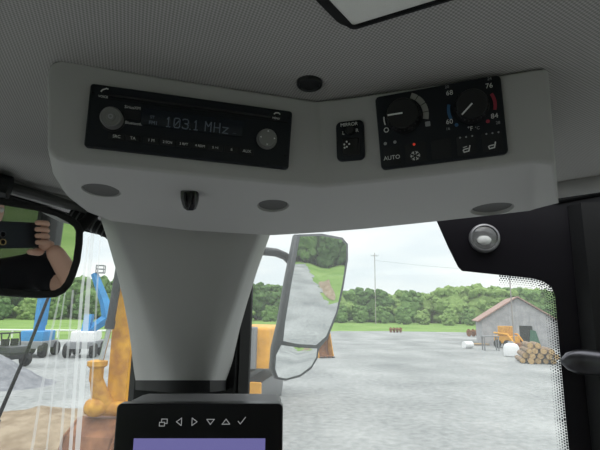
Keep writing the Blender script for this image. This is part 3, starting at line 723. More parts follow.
def handle():
    pl = Plane(GR.p+GR.n*.055, GR.n); c = pl.hit(596, 364); fr = Frame(pl, c, V(1, -.2, -.06))
    root = thing('door_handle', 'dark glossy rounded handle on the black post at the right', 'handle', fr.M)
    mb = MB(); n = 14; pts, rad = [], []
    for k in range(n+1):
        t = k/n; pts.append((lerp(-.050, .075, t), .004*math.sin(t*PI)-.006*t, .004)); rad.append(.020*min(1, (math.sin(min(1, t*3.5+.02)*PI/2))**.5)*(1-.2*t))
    rad[0] = .003
    mb.tube(pts, rad, 20); mb.xf(Matrix.Diagonal((1, 1, .7, 1))); mb.build('grip', M['steel'], root, 60)
    MB().box((.01, -.001, -.02), (.04, .02, .036), .004).build('mount', M['black'], root)
handle()

# ------------------------------------------------------------------ interior rear-view mirror
mn = -ray(4, 242).normalized(); MI = Plane(P(35, 250, .62), mn)
def reflect(p): d = (p-MI.p).dot(MI.n); return p-MI.n*(2*d)
def mp(x, y, d): return reflect(P(x, y, d))
def inmirror():
    fr = Frame(MI, MI.hit(0, 250), MI.hit(60, 250)-MI.hit(0, 250)); uv = fr.uv
    outer = [uv(*c) for c in ((-66, 190), (-30, 193), (0, 197), (38, 203.5), (60, 210), (72, 216.5), (80, 222.5), (83.5, 230), (83, 244), (80.5, 262), (76, 276), (71.5, 285.5), (65, 293), (56, 297.5), (40, 298.5), (0, 296), (-40, 292), (-68, 288), (-82, 278), (-86, 262), (-86, 220), (-80, 200))]
    root = thing('rear_view_mirror', 'black framed interior rear-view mirror reflecting a person holding a phone', 'mirror', fr.M)
    if area2(outer) < 0: outer = outer[::-1]
    inn = inset(outer, .0105)
    mb = MB(); rs = []
    for q, z in ((inset(outer, .012), -.022), (inset(outer, .004), -.018), (outer, -.010), (outer, -.002), (inset(outer, .002), .002), (inset(outer, .006), .003), (inset(outer, .0095), .002), (inn, -.001)): rs.append([V(x, y, z) for x, y in q])
    mb.ring_fill(rs, True, False); mb.build('frame', M['rubber'], root, 50)
    MB().dome(inset(outer, .0095), 0.0, 0.0, 2).build('mirror_glass', M['mirror'], root, 0)
    o = fr.inv @ P(96, 210, .72)
    k = fr.inv @ P(72, 232, .66)
    MB().tube([tuple(k), tuple(fr.inv @ P(86, 222, .68)), tuple(o)], [.012, .008, .010], 14).build('mount_arm', M['blackrough'], root)
inmirror()
def wiper():
    off = -.035
    pl = Plane(GL.p+GL.n*off, GL.n); a, b, c = pl.hit(52, 288), pl.hit(28, 349), pl.hit(-8, 432)
    root = thing('wiper_arm', 'thin black wiper arm slanting outside the left window below the mirror', 'wiper', Matrix.Translation(c))
    MB().tube([a-c, b-c, V(0, 0, 0)], [.0026, .0030, .0034], 10).build('arm', M['rubber'], root)
    d = (a-c).normalized()
    MB().tube([V(0, 0, 0)-d*.06, d*.02], .006, 12).build('arm_base', M['black'], root)
    MB().tube([a-c+GL.n*.004, (a-c)*.45+GL.n*.004], .0016, 8).build('blade', M['rubber'], root)
wiper()

# ------------------------------------------------------------------ outside mirror
def exmirror():
    n = yawn(40, 6.3); pl = Plane(P(312, 295, 1.15), n); fr = Frame(pl, pl.hit(312, 295), V(math.cos(math.radians(40)), math.sin(math.radians(40)), 0)); uv = fr.uv
    main = [(300, 236.5), (322, 236), (341, 239.5), (346, 245), (346, 258), (342, 284), (336, 312), (326, 336), (316, 345), (298, 344), (283, 341), (285, 322), (291, 285)]
    low = [(281, 345), (299, 347.5), (317, 348.5), (316, 357), (311, 366), (300, 374.5), (286, 378.5), (278, 377), (275, 369), (276, 355)]
    out = [(297, 234.5), (322, 233.5), (343, 237.5), (348.5, 244), (348.5, 260), (344, 288), (338, 314), (328, 339), (319.5, 349), (318, 359), (312, 369), (301, 377), (286, 381), (276.5, 379), (273, 370), (274.5, 350), (281, 322), (288, 280)]
    root = thing('side_mirror', 'tall grey exterior mirror with a smaller convex glass below, beyond the right window', 'mirror', fr.M)
    O = [uv(*c) for c in out]
    if area2(O) < 0: O = O[::-1]
    mb = MB(); rs = []
    for q, z in ((inset(O, .02), -.034), (inset(O, .010), -.030), (inset(O, .003), -.020), (O, -.010), (O, -.002), (inset(O, .002), .0)): rs.append([V(x, y, z) for x, y in q])
    mb.ring_fill(rs); mb.build('housing', M['mirrorhouse'], root, 50)
    MB().dome([uv(*c) for c in main], .002, .0008, 10).build('mirror_glass', M['mirror'], root, 60)
    MB().dome([uv(*c) for c in low], .0025, .0008, 10).build('convex_glass', M['mirror'], root, 60)
    ends = [fr.inv @ P(x, y, d) for x, y, d in ((291, 262, 1.17), (285, 256, 1.16), (276, 252.5, 1.13), (262, 251, 1.08), (235, 251, 1.0))]
    MB().tube(ends, .0105, 14).build('bracket_arm', M['black'], root)
exmirror()

# ------------------------------------------------------------------ outdoors: ground
def outdoors():
    mb = MB(); mb.prism(circ(0, 60, 700, 96), -.6, -.05); struct(mb, 'ground', M['grass'], 0)
    edge = [ground(x, y) for x, y in ((-120, 340), (-20, 341), (40, 340), (90, 339), (170, 337.5), (250, 335), (340, 331), (400, 331.2), (470, 332.5), (560, 335), (640, 337.5), (760, 345))]
    pts = [(p.x, p.y) for p in edge]+[(42, 26), (24, 6), (19, .4), (22.6, -1.2), (28, -2.7), (35, -4.6), (44, -7.1), (58, -11), (44, -15), (20, -13), (4, -15), (-14, -14), (-34, -16), (-48, -10)]
    rnd = random.Random(3); q = []
    for i in range(len(pts)):
        a, b = Vector(pts[i]), Vector(pts[(i+1) % len(pts)])
        for k in range(6):
            c = a.lerp(b, k/6); q.append((c.x+rnd.uniform(-.5, .5), c.y+rnd.uniform(-.5, .5)))
    mb = MB(); bm = mb.bm
    if area2(q) < 0: q = q[::-1]
    tri = tessellate_polygon([[V(x, y, 0) for x, y in q]]); vs = [bm.verts.new((x, y, 0)) for x, y in q]
    for t in tri: bm.faces.new([vs[i] for i in t])
    lo = [bm.verts.new((x, y, -.06)) for x, y in q]
    for i in range(len(q)): j = (i+1) % len(q); bm.faces.new((vs[i], lo[i], lo[j], vs[j]))
    struct(mb, 'gravel_yard', M['gravel'], 0)
    # heaps
    def heap(name, c, rot, rx, ry, hgt, m, label, cat):
        mb = MB(); n, R = 40, 14; prev = None
        for k in range(R+1):
            t = k/R; ring = []
            for i in range(n):
                a = 2*PI*i/n; x, y = rx*t*math.cos(a), ry*t*math.sin(a); z = hgt*(math.cos(t*PI)*.5+.5)*(1+.35*noise.noise(V(x, y, 3)*1.1))+.06*noise.noise(V(x, y, 0)*4)*(1-t)-.02*t
                ring.append(mb.bm.verts.new((x, y, z)) if k else None)
            if k == 0: cv = mb.bm.verts.new((0, 0, hgt*1.0))
            elif k == 1:
                for i in range(n): mb.bm.faces.new((cv, ring[i], ring[(i+1) % n]))
            else:
                for i in range(n): mb.bm.faces.new((prev[i], prev[(i+1) % n], ring[(i+1) % n], ring[i]))
            prev = ring
        o = mb.build(name, m, None, 80); o.location = c; o.rotation_euler = (0, 0, rot); tag(o, label, cat, kind='stuff')
    heap('soil_heap', ground(28, 428), 0, 3.0, 2.6, .38, M['soil'], 'low brown heap of sandy soil at the lower left outside', 'soil')
    heap('stone_heap', ground(-12, 384), 0, 2.6, 2.0, .95, M['stonepile'], 'grey heap of crushed stone beyond the brown soil', 'stone')
    heap('soil_bank', V(27, -1.0, 0), -.28, 6.5, 1.1, .55, M['soil'], 'long low brown soil bank along the yard edge, reflected in the exterior mirror', 'soil')
outdoors()

# trees
def make_crown(seed, R, H, mtl):
    rnd = random.Random(seed); mb = MB()
    for i in range(64):
        a = rnd.uniform(0, 2*PI); t = rnd.random(); zz = H*(.12+.83*t); rr_ = R*(1-.75*abs(t-.4)**1.3)*rnd.uniform(.35, .95)
        r = R*rnd.uniform(.17, .34)*(1.1-.45*t)
        mb.sphere((rr_*math.cos(a), rr_*math.sin(a), zz), r, 2, (1, 1, rnd.uniform(.75, 1.0)), .5)
    mb.sphere((0, 0, H*.5), R*.75, 2, (1, 1, H/R*.5), .3)
    return mb.build('crown', mtl, None, 0)
def trees():
    kinds = []
    labs = ['dark green rounded tree in the distant tree line behind the fields', 'mid green bushy tree in the distant tree line behind the fields', 'pale green spring tree in the distant tree line behind the fields']
    cats = []
    for k in range(3):
        r = thing('tree', labs[k], 'tree', None, ['dark trees of the tree line', 'mid green trees of the tree line', 'pale trees of the tree line'][k])
        c = make_crown(k+1, 4.6+.4*k, 9.2, FOL[k]); c.parent = r
        mb = MB(); mb.tube([(0, 0, 0), (.1, 0, 1.5), (0, .1, 4)], [.35, .28, .18], 8); mb.build('trunk', M['bark'], r); kinds.append(r)
    rnd = random.Random(11); first = [True]*3
    def put(x, y, s, k, sz=1.0):
        o = kinds[k] if first[k] else copy_tree(kinds[k]); first[k] = False
        o.location = (x, y, -.05); o.rotation_euler = (0, 0, rnd.uniform(0, 6.28)); o.scale = (s, s, s*sz)
    def at(px, D): q = ground(px, 400); d = V(q.x, q.y, 0).normalized(); return d*D
    px = -150
    while px < 760:
        D = rnd.uniform(148, 172); p = at(px, D); top = interp([(-200, 277), (60, 279), (130, 280), (240, 283), (300, 286), (360, 288.5), (430, 292), (470, 288), (530, 290), (560, 293), (800, 297)], px)+rnd.uniform(-2.5, 2.5)
        hor = 308+px*.0157; hgt = max(5, 2.8+(hor-top)/F*D); k = rnd.choice((0, 0, 1, 1, 2)) if not 390 < px < 560 else rnd.choice((1, 2, 2))
        put(p.x, p.y, hgt/9.6, k); px += rnd.uniform(13, 19)
    px = -100
    while px < 700:                                     # lower, nearer growth at the field edge
        D = rnd.uniform(132, 142); p = at(px, D); put(p.x, p.y, rnd.uniform(.45, .66), rnd.choice((1, 2, 2, 1, 0))); px += rnd.uniform(18, 30)
    for i in range(11):
        a = math.radians(10-i*2.6); D = 66+5*(i % 2); put(D*math.cos(a), D*math.sin(a), rnd.uniform(.8, 1.0), (0, 0, 1)[i % 3])
    for i in range(26):                                 # the rest of the ring, seen in the mirrors
        a = math.radians(lerp(46, -226, i/25.0)); D = rnd.uniform(58, 75) if a < -.3 or a > 1 else 80
        put(math.sin(PI/2-a)*0+D*math.cos(a-PI/2+PI/2), D*math.sin(a)-5 if a < .9 else D*math.sin(a), rnd.uniform(.8, 1.15), rnd.choice((0, 0, 1, 2)))
trees()

# ------------------------------------------------------------------ barn, poles, wood, odds and ends
def at(px, D, z=0.0):
    q = ground(px, 338); d = V(q.x, q.y, 0).normalized(); return V(d.x*D, d.y*D, z)
def barn():
    c = at(514, 52); rz = math.radians(-17)
    root = thing('barn', 'small weathered grey barn with a rusty gable roof across the yard', 'barn', T(c.x, c.y, 0, rz))
    w, L, e, pk = 6.6, 7.5, 2.35, 4.55
    mb = MB(); prof = [(-w/2, 0), (w/2, 0), (w/2, e), (0, pk-.08), (-w/2, e)]
    mb.ring_fill([[V(x, -L/2, z) for x, z in prof], [V(x, L/2, z) for x, z in prof]])
    for k in range(22):
        x = -w/2+w*(k+.5)/22; zt = e+(pk-.1-e)*(1-abs(x)/(w/2)); mb.box((x, -L/2-.012, zt/2), (w/22*.86, .03, zt))
    mb.build('walls', M['barnwall'], root, 0)
    for s in (-1, 1):
        mb = MB(); a, b = V(s*(w/2+.35), 0, e-.18), V(0, 0, pk)
        n = V(s*(pk-e), 0, w/2).normalized()*.10
        q = [a, b, b+n, a+n]
        mb.ring_fill([[V(p.x, -L/2-.3, p.z) for p in q], [V(p.x, L/2+.3, p.z) for p in q]]); mb.build('roof_panel', M['barnroof'], root, 0)
    MB().box((.55, -L/2-.03, .95), (1.1, .05, 1.9)).build('doorway', M['dark'], root, 0)
    mb = MB(); mb.prism([(.55, -.7), (1.5, -.75), (1.15, .6), (.7, .7)], -.05, .05); mb.xf(Matrix.Translation((.2, -L/2-.12, .85)) @ Matrix.Rotation(PI/2, 4, 'X')); mb.build('door_leaf', M['green'], root, 0, label='dark green leaning door leaf')
barn()
def pole(px, py0, py1, D, r, name, label, arms=False):
    c = at(px, D); dd = (P(px, py0, 1)-CAM); top = 2.8+dd.z/math.hypot(dd.x, dd.y)*D
    root = thing(name, label, 'pole', T(c.x, c.y, 0))
    MB().tube([(0, 0, 0), (0, 0, top*.5), (0, 0, top)], [r, r*.9, r*.75], 10).build('shaft', M['wood'], root)
    if arms:
        MB().box((0, 0, top-.8), (1.8, .10, .10)).build('crossarm', M['wood'], root, 0)
        mb = MB()
        for x in (-1, -.4, .4, 1): mb.lathe([(.06, top-.72), (.08, top-.6), (.04, top-.5)], (x, 0, 0), 8)
        mb.build('insulator', M['greypaint'], root)
    else:
        MB().lathe([(r*.9, top-.02), (r*1.0, top+.05), (r*.3, top+.10)], n=10).build('cap', M['greypaint'], root)
    return root, top
pole(514, 277, 340, 44, .055, 'metal_pole', 'thin tall grey pole standing in front of the barn')
pole(376, 253, 290, 125, .11, 'utility_pole', 'distant wooden utility pole rising above the tree line', True)
def wires():
    a = at(376, 125, 0); b = at(640, 150, 0)
    for i, z in enumerate((17.2,)):
        mb = MB(); mb.tube([V(a.x, a.y, z).lerp(V(b.x, b.y, z-2), t/12)-V(0, 0, 6*(t/12)*(1-t/12)) for t in range(13)], .025, 5)
        tag(mb.build('power_line', M['greypaint'], None), 'thin grey power line running right from the utility pole', 'cable')
wires()
def logs():
    c = at(534, 32.5); ang = math.radians(18); rnd = random.Random(5)
    spots = []
    for row, n in enumerate((5, 5, 4, 2)):
        for k in range(n): spots.append((-.92+row*.17+k*.42+rnd.uniform(-.05, .05), .17+row*.29))
    labs = ['bottom', 'second', 'third', 'top']
    i = 0
    for row, n in enumerate((5, 5, 4, 2)):
        for k in range(n):
            x, z = spots[i]; i += 1; r = rnd.uniform(.155, .185); L = rnd.uniform(2.2, 2.8)
            pos = ['leftmost', 'second from left', 'middle', 'fourth from left', 'rightmost'][k] if n == 5 else ['leftmost', 'second from left', 'third from left', 'rightmost'][k] if n == 4 else ['left', 'right'][k]
            o = thing('log', 'cut log, %s in the %s row of the woodpile before the barn' % (pos, labs[row]), 'log', T(c.x, c.y, 0, -ang) @ Matrix.Translation((x, rnd.uniform(-.15, .15), z)), 'logs in the pile')
            mb = MB(); mb.tube([(0, -L/2, 0), (.02, 0, .01), (0, L/2, 0)], [r, r*.97, r*.92], 12); mb.build('bark', M['logbark'], o)
            MB().lathe([(r*.93, -L/2-.012), (r*.93, -L/2+.01)], n=12, ax='Y').build('cut_end', M['logend'], o, 20)
logs()
def clutter():
    # yellow skid machine beside the barn
    c = at(507, 45); o = thing('skid_loader', 'small yellow loader parked in front of the barn, left of the woodpile', 'loader', T(c.x, c.y, 0, .5))
    mb = MB(); mb.prism(rr(-.55, .35, .55, 1.05, .1), -.9, .9); mb.xf(Matrix.Rotation(PI/2, 4, 'X')); mb.build('body', M['orange'], o)
    MB().box((0, .1, 1.45), (1.0, .9, .9), .06).build('cab', M['rustlight'], o)
    for s in (-1, 1):
        mb = MB(); mb.tube([(s*.66, .8, 1.3), (s*.66, -.6, 1.2), (s*.66, -1.2, .45)], .08, 8); mb.build('lift_arm', M['orange'], o)
        for y in (-.5, .5): MB().lathe([(.10, -.1), (.33, -.1), (.36, -.05), (.36, .05), (.33, .1), (.10, .1)], (s*.68, y, .36), 18, 'X').build('wheel', M['rubber'], o)
    MB().box((0, -1.35, .28), (1.5, .5, .5), .05).build('bucket', M['rust'], o)
    c = at(510.5, 36); o = thing('white_tank', 'white rounded plastic tank on the ground beside the woodpile', 'tank', T(c.x, c.y, 0))
    MB().lathe([(.42, 0), (.5, .05), (.52, .3), (.52, .62), (.42, .82), (.18, .92), (.18, .98)], n=24).build('tank_body', M['white'], o)
    MB().lathe([(.2, .96), (.2, 1.02), (.05, 1.04)], n=18).build('lid', M['greypaint'], o)
    c = at(467.5, 42.5); o = thing('white_drum', 'small white drum lying alone on the gravel left of the barn', 'drum', T(c.x, c.y, 0, .4))
    MB().lathe([(.2, -.42), (.28, -.42), (.28, -.14), (.295, -.12), (.28, -.10), (.28, .42), (.2, .42)], (0, 0, .295), 20, 'X').build('drum_body', M['white'], o)
    MB().lathe([(.05, .42), (.05, .45)], (0, .12, .295), 10, 'X').build('bung', M['dark'], o)
    c = at(490, 41); o = thing('steel_rack', 'low grey steel rack standing in front of the left side of the barn', 'rack', T(c.x, c.y, 0, -.1))
    for x in (-.55, .55):
        for y in (-.3, .3): MB().box((x, y, .55), (.09, .09, 1.1)).build('leg', M['greypaint'], o, 0)
    MB().box((0, 0, 1.12), (1.3, .75, .08)).build('top', M['greypaint'], o, 0)
    c = at(472, 47); o = thing('pallet', 'flat pale timber pallet on the gravel beside the white drum', 'pallet', T(c.x+.6, c.y, 0, .2))
    for i in range(6): MB().box((-.7+i*.28, 0, .16), (.2, 1.1, .04)).build('board', M['logend'], o, 0)
    for y in (-.45, 0, .45): MB().box((0, y, .07), (1.6, .1, .14)).build('bearer', M['wood'], o, 0)
    for px, D, lab, s in ((396, 72, 'small rusty farm implement at the edge of the distant field', 1.0), (476, 66, 'rusty brown farm implement at the field edge left of the barn', 1.25)):
        c = at(px, D); o = thing('farm_implement', lab, 'implement', T(c.x, c.y, 0, .3))
        MB().tube([(-1.1*s, 0, .55*s), (1.1*s, 0, .6*s)], .09*s, 8).build('frame_bar', M['rust'], o)
        MB().tube([(0, 0, .58*s), (.2*s, -1.2*s, .5*s)], .07*s, 8).build('drawbar', M['rust'], o)
        for x in (-.8, -.25, .3, .85): MB().lathe([(.05, -.03), (.40*s, -.02), (.40*s, .02), (.05, .03)], (x*s, .1, .40*s), 18, 'X').build('disc', M['rust'], o)
    # machine part just behind the outside mirror
    c = at(324, 30); o = thing('rusty_bucket', 'rust-orange digger bucket on the gravel just right of the exterior mirror', 'bucket', T(c.x, c.y, 0, .35))
    prof = [(-.45, 0), (.25, 0), (.55, .25), (.62, .8), (.45, 1.35), (.2, 1.6), (.12, 1.5), (.36, 1.2), (.46, .8), (.4, .38), (.2, .14), (-.45, .1)]
    mb = MB(); mb.ring_fill([[V(-.5, y, z) for y, z in prof], [V(.5, y, z) for y, z in prof]]); mb.build('bucket_shell', M['rust'], o)
    for s in (-.5, .5):
        mb = MB(); mb.ring_fill([[V(s-.025, y, z) for y, z in prof[:6]], [V(s+.025, y, z) for y, z in prof[:6]]]); mb.build('side_plate', M['rustlight'], o, 0)
    for x in (-.4, -.13, .13, .4): MB().box((x, -.55, .06), (.1, .25, .08)).build('tooth', M['steel'], o, 0)
clutter()

# ------------------------------------------------------------------ excavator
def xprism(mb, prof, x0, x1):
    mb.ring_fill([[V(x0, y, z) for y, z in prof], [V(x1, y, z) for y, z in prof]]); return mb
def band(pts, ws):
    """side outline around a centre line in the y-z plane"""
    up, dn = [], []
    for i, p in enumerate(pts):
        a, b = Vector(pts[max(i-1, 0)]), Vector(pts[min(i+1, len(pts)-1)]); t = (b-a).normalized(); n = Vector((-t.y, t.x)); q = Vector(p)
        up.append(tuple(q+n*ws[i]/2)); dn.append(tuple(q-n*ws[i]/2))
    return up+dn[::-1]
def excavator():
    st = P(121, 380, 7.7); base = at(236, 15.2)
    d = V(st.x-base.x, st.y-base.y, 0); L = d.length; d.normalize(); rz = math.atan2(-d.x, d.y)
    root = thing('excavator', 'weathered orange-yellow excavator with its rusty bucket lowered, beyond the pillar', 'excavator', T(base.x, base.y, 0, rz))
    for s in (-1, 1):
        prof = rr(-1.9, 0, 1.9, .85, .42, 6); mb = MB(); xprism(mb, prof, s*.75, s*1.25)
        for k in range(16): mb.box((s*1.0, -1.5+k*.2, .015), (.56, .12, .03)); mb.box((s*1.0, -1.5+k*.2, .855), (.56, .12, .03))
        mb.build('track', M['steel'], root)
    MB().box((0, 0, .8), (1.5, 2.2, .5), .05).build('undercarriage', M['steel'], root)
    MB().lathe([(.7, .95), (.7, 1.15)], n=24).build('turntable', M['cylsteel'], root)
    mb = MB(); mb.box((0, -.5, 1.75), (2.6, 3.0, 1.2), .12); mb.build('engine_house', M['orange'], root)
    MB().box((0, -1.95, 1.65), (2.6, .6, 1.1), .15).build('counterweight', M['cylsteel'], root)
    mb = MB(); mb.box((.82, .65, 2.15), (.95, 1.5, 1.7), .08); cab = mb.build('cab', M['orange'], root)
    MB().box((.82, 1.41, 2.35), (.75, .03, 1.0)).box((1.30, .65, 2.45), (.03, 1.1, .8)).build('cab_window', M['gloss'], cab, 0)
    MB().box((-.72, .95, 1.75), (.45, .5, 1.2), .05).build('battery_box', M['greypaint'], root)
    mb = MB(); mb.prism(rr(-1.4, .18, 1.4, .95, .04), 2.25, 2.37); mb.xf(Matrix(((1, 0, 0, 0), (0, 0, 1, 0), (0, 1, 0, 0), (0, 0, 0, 1)))); mb.build('dozer_blade', M['orange'], root)
    # boom, stick, bucket, in the plane of the arm
    tip = (L-.15, 4.35)
    mb = MB(); pts = [(.6, 1.7), (1.6, 3.2), (2.8, 4.6), (3.9, 5.15), (5.2, 5.05), tip]; xprism(mb, band(pts, [.5, .65, .75, .7, .55, .4]), -.26, .26); mb.build('boom', M['yellow'], root)
    low = (L-.05, 1.25)
    mb = MB(); xprism(mb, band([(L-.9, 5.1), tip, (L-.1, 3.0), low], [.35, .62, .5, .32]), -.17, .17); mb.build('stick', M['yellow'], root)
    mb = MB(); mb.tube([(-.06, L+.30, 4.7), (.12, L+.30, 2.55)], .068, 12); mb.tube([(.113, L+.30, 2.62), (.127, L+.30, 2.48)], .08, 12); cy = mb.build('bucket_cylinder', M['hose'], root)
    MB().tube([(.125, L+.30, 2.5), (.24, L+.28, 1.9)], .042, 12).build('piston_rod', M['rod'], cy)
    mb = MB(); mb.lathe([(.10, 1.62), (.11, 1.66), (.11, 1.84), (.16, 1.88), (.16, 1.95), (.08, 1.97)], (.29, L+.28, 0), 20)
    mb.tube([(.29, L+.28, 1.68), (.25, L+.2, 1.42), (.15, L+.1, 1.2)], [.10, .14, .14], 12); mb.build('linkage', M['rustlight'], root)
    mb = MB(); mb.tube([(.50, L+.1, 1.18), (-.25, L+.1, 1.18)], .12, 14); mb.sphere((.28, L+.22, 1.22), .19, 2, (1, 1, .9), .15); mb.build('coupler', M['rustlight'], root)
    mb = MB(); prof = [(L-.75, .35), (L-.70, .85), (L-.35, 1.2), (L+.15, 1.25), (L+.5, 1.0), (L+.66, .6), (L+.58, .2), (L+.3, .0), (L-.1, 0), (L-.1, .08), (L+.25, .1), (L+.48, .3), (L+.54, .6), (L+.4, .9), (L+.1, 1.1), (L-.3, 1.08), (L-.6, .8), (L-.65, .35)]
    prof = [(y, z*.82) for y, z in prof]
    xprism(mb, prof, -.22, .60); bk = mb.build('bucket', M['rust'], root, 30)
    for sd in (-.22, .60):
        mb = MB(); xprism(mb, [prof[i] for i in range(9)], sd-.03, sd+.03); mb.build('side_plate', M['rust'], bk, 0)
    for k in range(5): MB().box((-.14+k*.17, L-.7, .25), (.1, .12, .3)).build('tooth', M['steel'], bk, 0)
excavator()

# ------------------------------------------------------------------ lifts, buggy and rail at the left
def wheel(mb_r, c, r, w, root, rim=M['greypaint']):
    o = MB().lathe([(r*.5, -w/2), (r*.92, -w/2), (r, -w*.3), (r, w*.3), (r*.92, w/2), (r*.5, w/2)], c, 20, 'X').build('wheel', M['rubber'], root)
    MB().lathe([(r*.12, -w*.45), (r*.52, -w*.4), (r*.52, w*.4), (r*.12, w*.45)], c, 14, 'X').build('rim', rim, o)
def lift(px, D, label, folded, rz):
    c = at(px, D); root = thing('boom_lift', label, 'lift', T(c.x, c.y, 0, rz))
    MB().box((0, 0, .72), (1.5, 2.3, .40), .06).build('chassis', M['greypaint'], root)
    for x in (-.72, .72):
        for y in (-.85, .85): wheel(None, (x, y, .42), .42, .3, root)
    MB().box((0, 0, 1.2), (1.3, 1.7, .6), .08).build('turret', M['white'] if folded else M['lightblue'], root)
    if folded:
        mb = MB(); xprism(mb, band([(-.2, 1.3), (.2, 2.3), (.2, 2.5)], [.5, .5, .45]), -.22, .22)
        mb.build('lower_boom', M['lightblue'], root)
        a, b, e = V(.1, 0, 1.5), V(1.15, 0, 2.3), V(.1, 0, 5.0)
        mb = MB(); mb.tube([a, b], [.26, .32], 4); mb.build('mast', M['lightblue'], root, 20)
        mb = MB(); mb.tube([b, V(.9, 0, 3.2), e], [.36, .30, .22], 4); mb.build('upper_boom', M['lightblue'], root, 20)
        p = V(.45, 0, 5.0); ks = .45
    else:
        mb = MB(); mb.tube([V(0, 0, 1.3), V(.05, 0, 3.3), V(.1, 0, 5.4)], [.34, .36, .28], 4); mb.build('lower_boom', M['lightblue'], root, 20)
        mb = MB(); mb.tube([V(.1, .45, 5.2), V(.05, .5, 3.2), V(0, .5, 1.8)], [.20, .2, .2], 4); mb.build('upper_boom', M['lightblue'], root, 20)
        p = V(.1, 0, 5.4); ks = 1
    mb = MB()
    for z in (0, .5, 1.0):
        q = [p+V(x*ks, y*ks, z*ks+.05) for x, y in ((-.5, -.4), (.5, -.4), (.5, .4), (-.5, .4), (-.5, -.4))]; mb.tube(q, .03, 6)
    for x, y in ((-.5, -.4), (.5, -.4), (.5, .4), (-.5, .4)): mb.tube([p+V(x*ks, y*ks, .05), p+V(x*ks, y*ks, ks+.05)], .03, 6)
    mb.box(tuple(p+V(0, 0, .04)), (ks, .8*ks, .06)); mb.build('basket', M['greypaint'], root, 0)
lift(38, 32, 'blue boom lift with a straight raised mast left of the bent one', False, .1)
lift(86, 31, 'blue boom lift with a bent arm and white base near the excavator', True, .15)
def buggy():
    c = at(5, 27.0); root = thing('utility_buggy', 'small dark off-road buggy with four wheels parked at the far left', 'buggy', T(c.x, c.y, 0, 1.25))
    MB().box((0, 0, .55), (1.1, 2.2, .3), .06).build('chassis', M['black'], root)
    for x in (-.6, .6):
        for y in (-.8, .8): wheel(None, (x, y, .33), .33, .24, root)
    MB().box((0, .85, .82), (1.0, .7, .28), .08).build('hood', M['blackrough'], root)
    MB().box((0, -.75, .85), (1.1, .8, .30), .04).build('cargo_bed', M['steel'], root)
    for x in (-.25, .25): MB().box((x, -.15, .85), (.42, .45, .14), .04).box((x, -.36, 1.1), (.42, .1, .45), .04).build('seat', M['blackrough'], root)
    mb = MB()
    for x in (-.5, .5): mb.tube([(x, .55, .8), (x, .3, 1.55), (x, -.35, 1.6), (x, -.5, .8)], .035, 8)
    for y, z in ((.3, 1.55), (-.35, 1.6)): mb.tube([(-.5, y, z), (.5, y, z)], .035, 8)
    mb.build('roll_cage', M['black'], root)
    mb = MB(); mb.tube([(-.25+.16*math.cos(a), .38+.05*math.sin(a), 1.1+.15*math.sin(a)) for a in [2*PI*k/16 for k in range(17)]], .02, 6); mb.build('steering_wheel', M['rubber'], root)
buggy()
def rail():
    a, b = ground(-60, 337), ground(122, 337.5); root = thing('rail_fence', 'low white rail fence along the green field at the left', 'fence', Matrix.Translation((a.x, a.y, 0)))
    d = b-a; d.z = 0; N = 9
    for i in range(N):
        q = d*(i/(N-1)); MB().box((q.x, q.y, .35), (.12, .12, .8)).build('post', M['white'], root, 0)
    MB().tube([V(0, 0, .68), d+V(0, 0, .68)], .10, 6).build('rail', M['white'], root, 0)
rail()

# ------------------------------------------------------------------ the photographer, seen in the mirror
def skin(name, nodes, edges, mtl, parent, sub=2):
    """nodes: list of (Vector, radius or (rx, ry)); first is the root"""
    me = bpy.data.meshes.new(name); me.from_pydata([tuple(n[0]) for n in nodes], edges, [])
    o = bpy.data.objects.new(name, me); COL.objects.link(o)
    sk = o.modifiers.new('s', 'SKIN'); sk.use_smooth_shade = True; sk.branch_smoothing = .6
    for i, n in enumerate(nodes):
        r = n[1] if isinstance(n[1], tuple) else (n[1], n[1]); me.skin_vertices[0].data[i].radius = r
    me.skin_vertices[0].data[0].use_root = True
    ss = o.modifiers.new('u', 'SUBSURF'); ss.levels = sub; ss.render_levels = sub
    dg = bpy.context.evaluated_depsgraph_get(); m2 = bpy.data.meshes.new_from_object(o.evaluated_get(dg))
    o.modifiers.clear(); o.data = m2; m2.materials.clear(); m2.materials.append(mtl)
    m2.polygons.foreach_set('use_smooth', [True]*len(m2.polygons)); m2.name = name
    if parent: o.parent = parent
    return o
def phone_local(a, b, c): return CAM+RGT*a+UPV*b-FWD*c
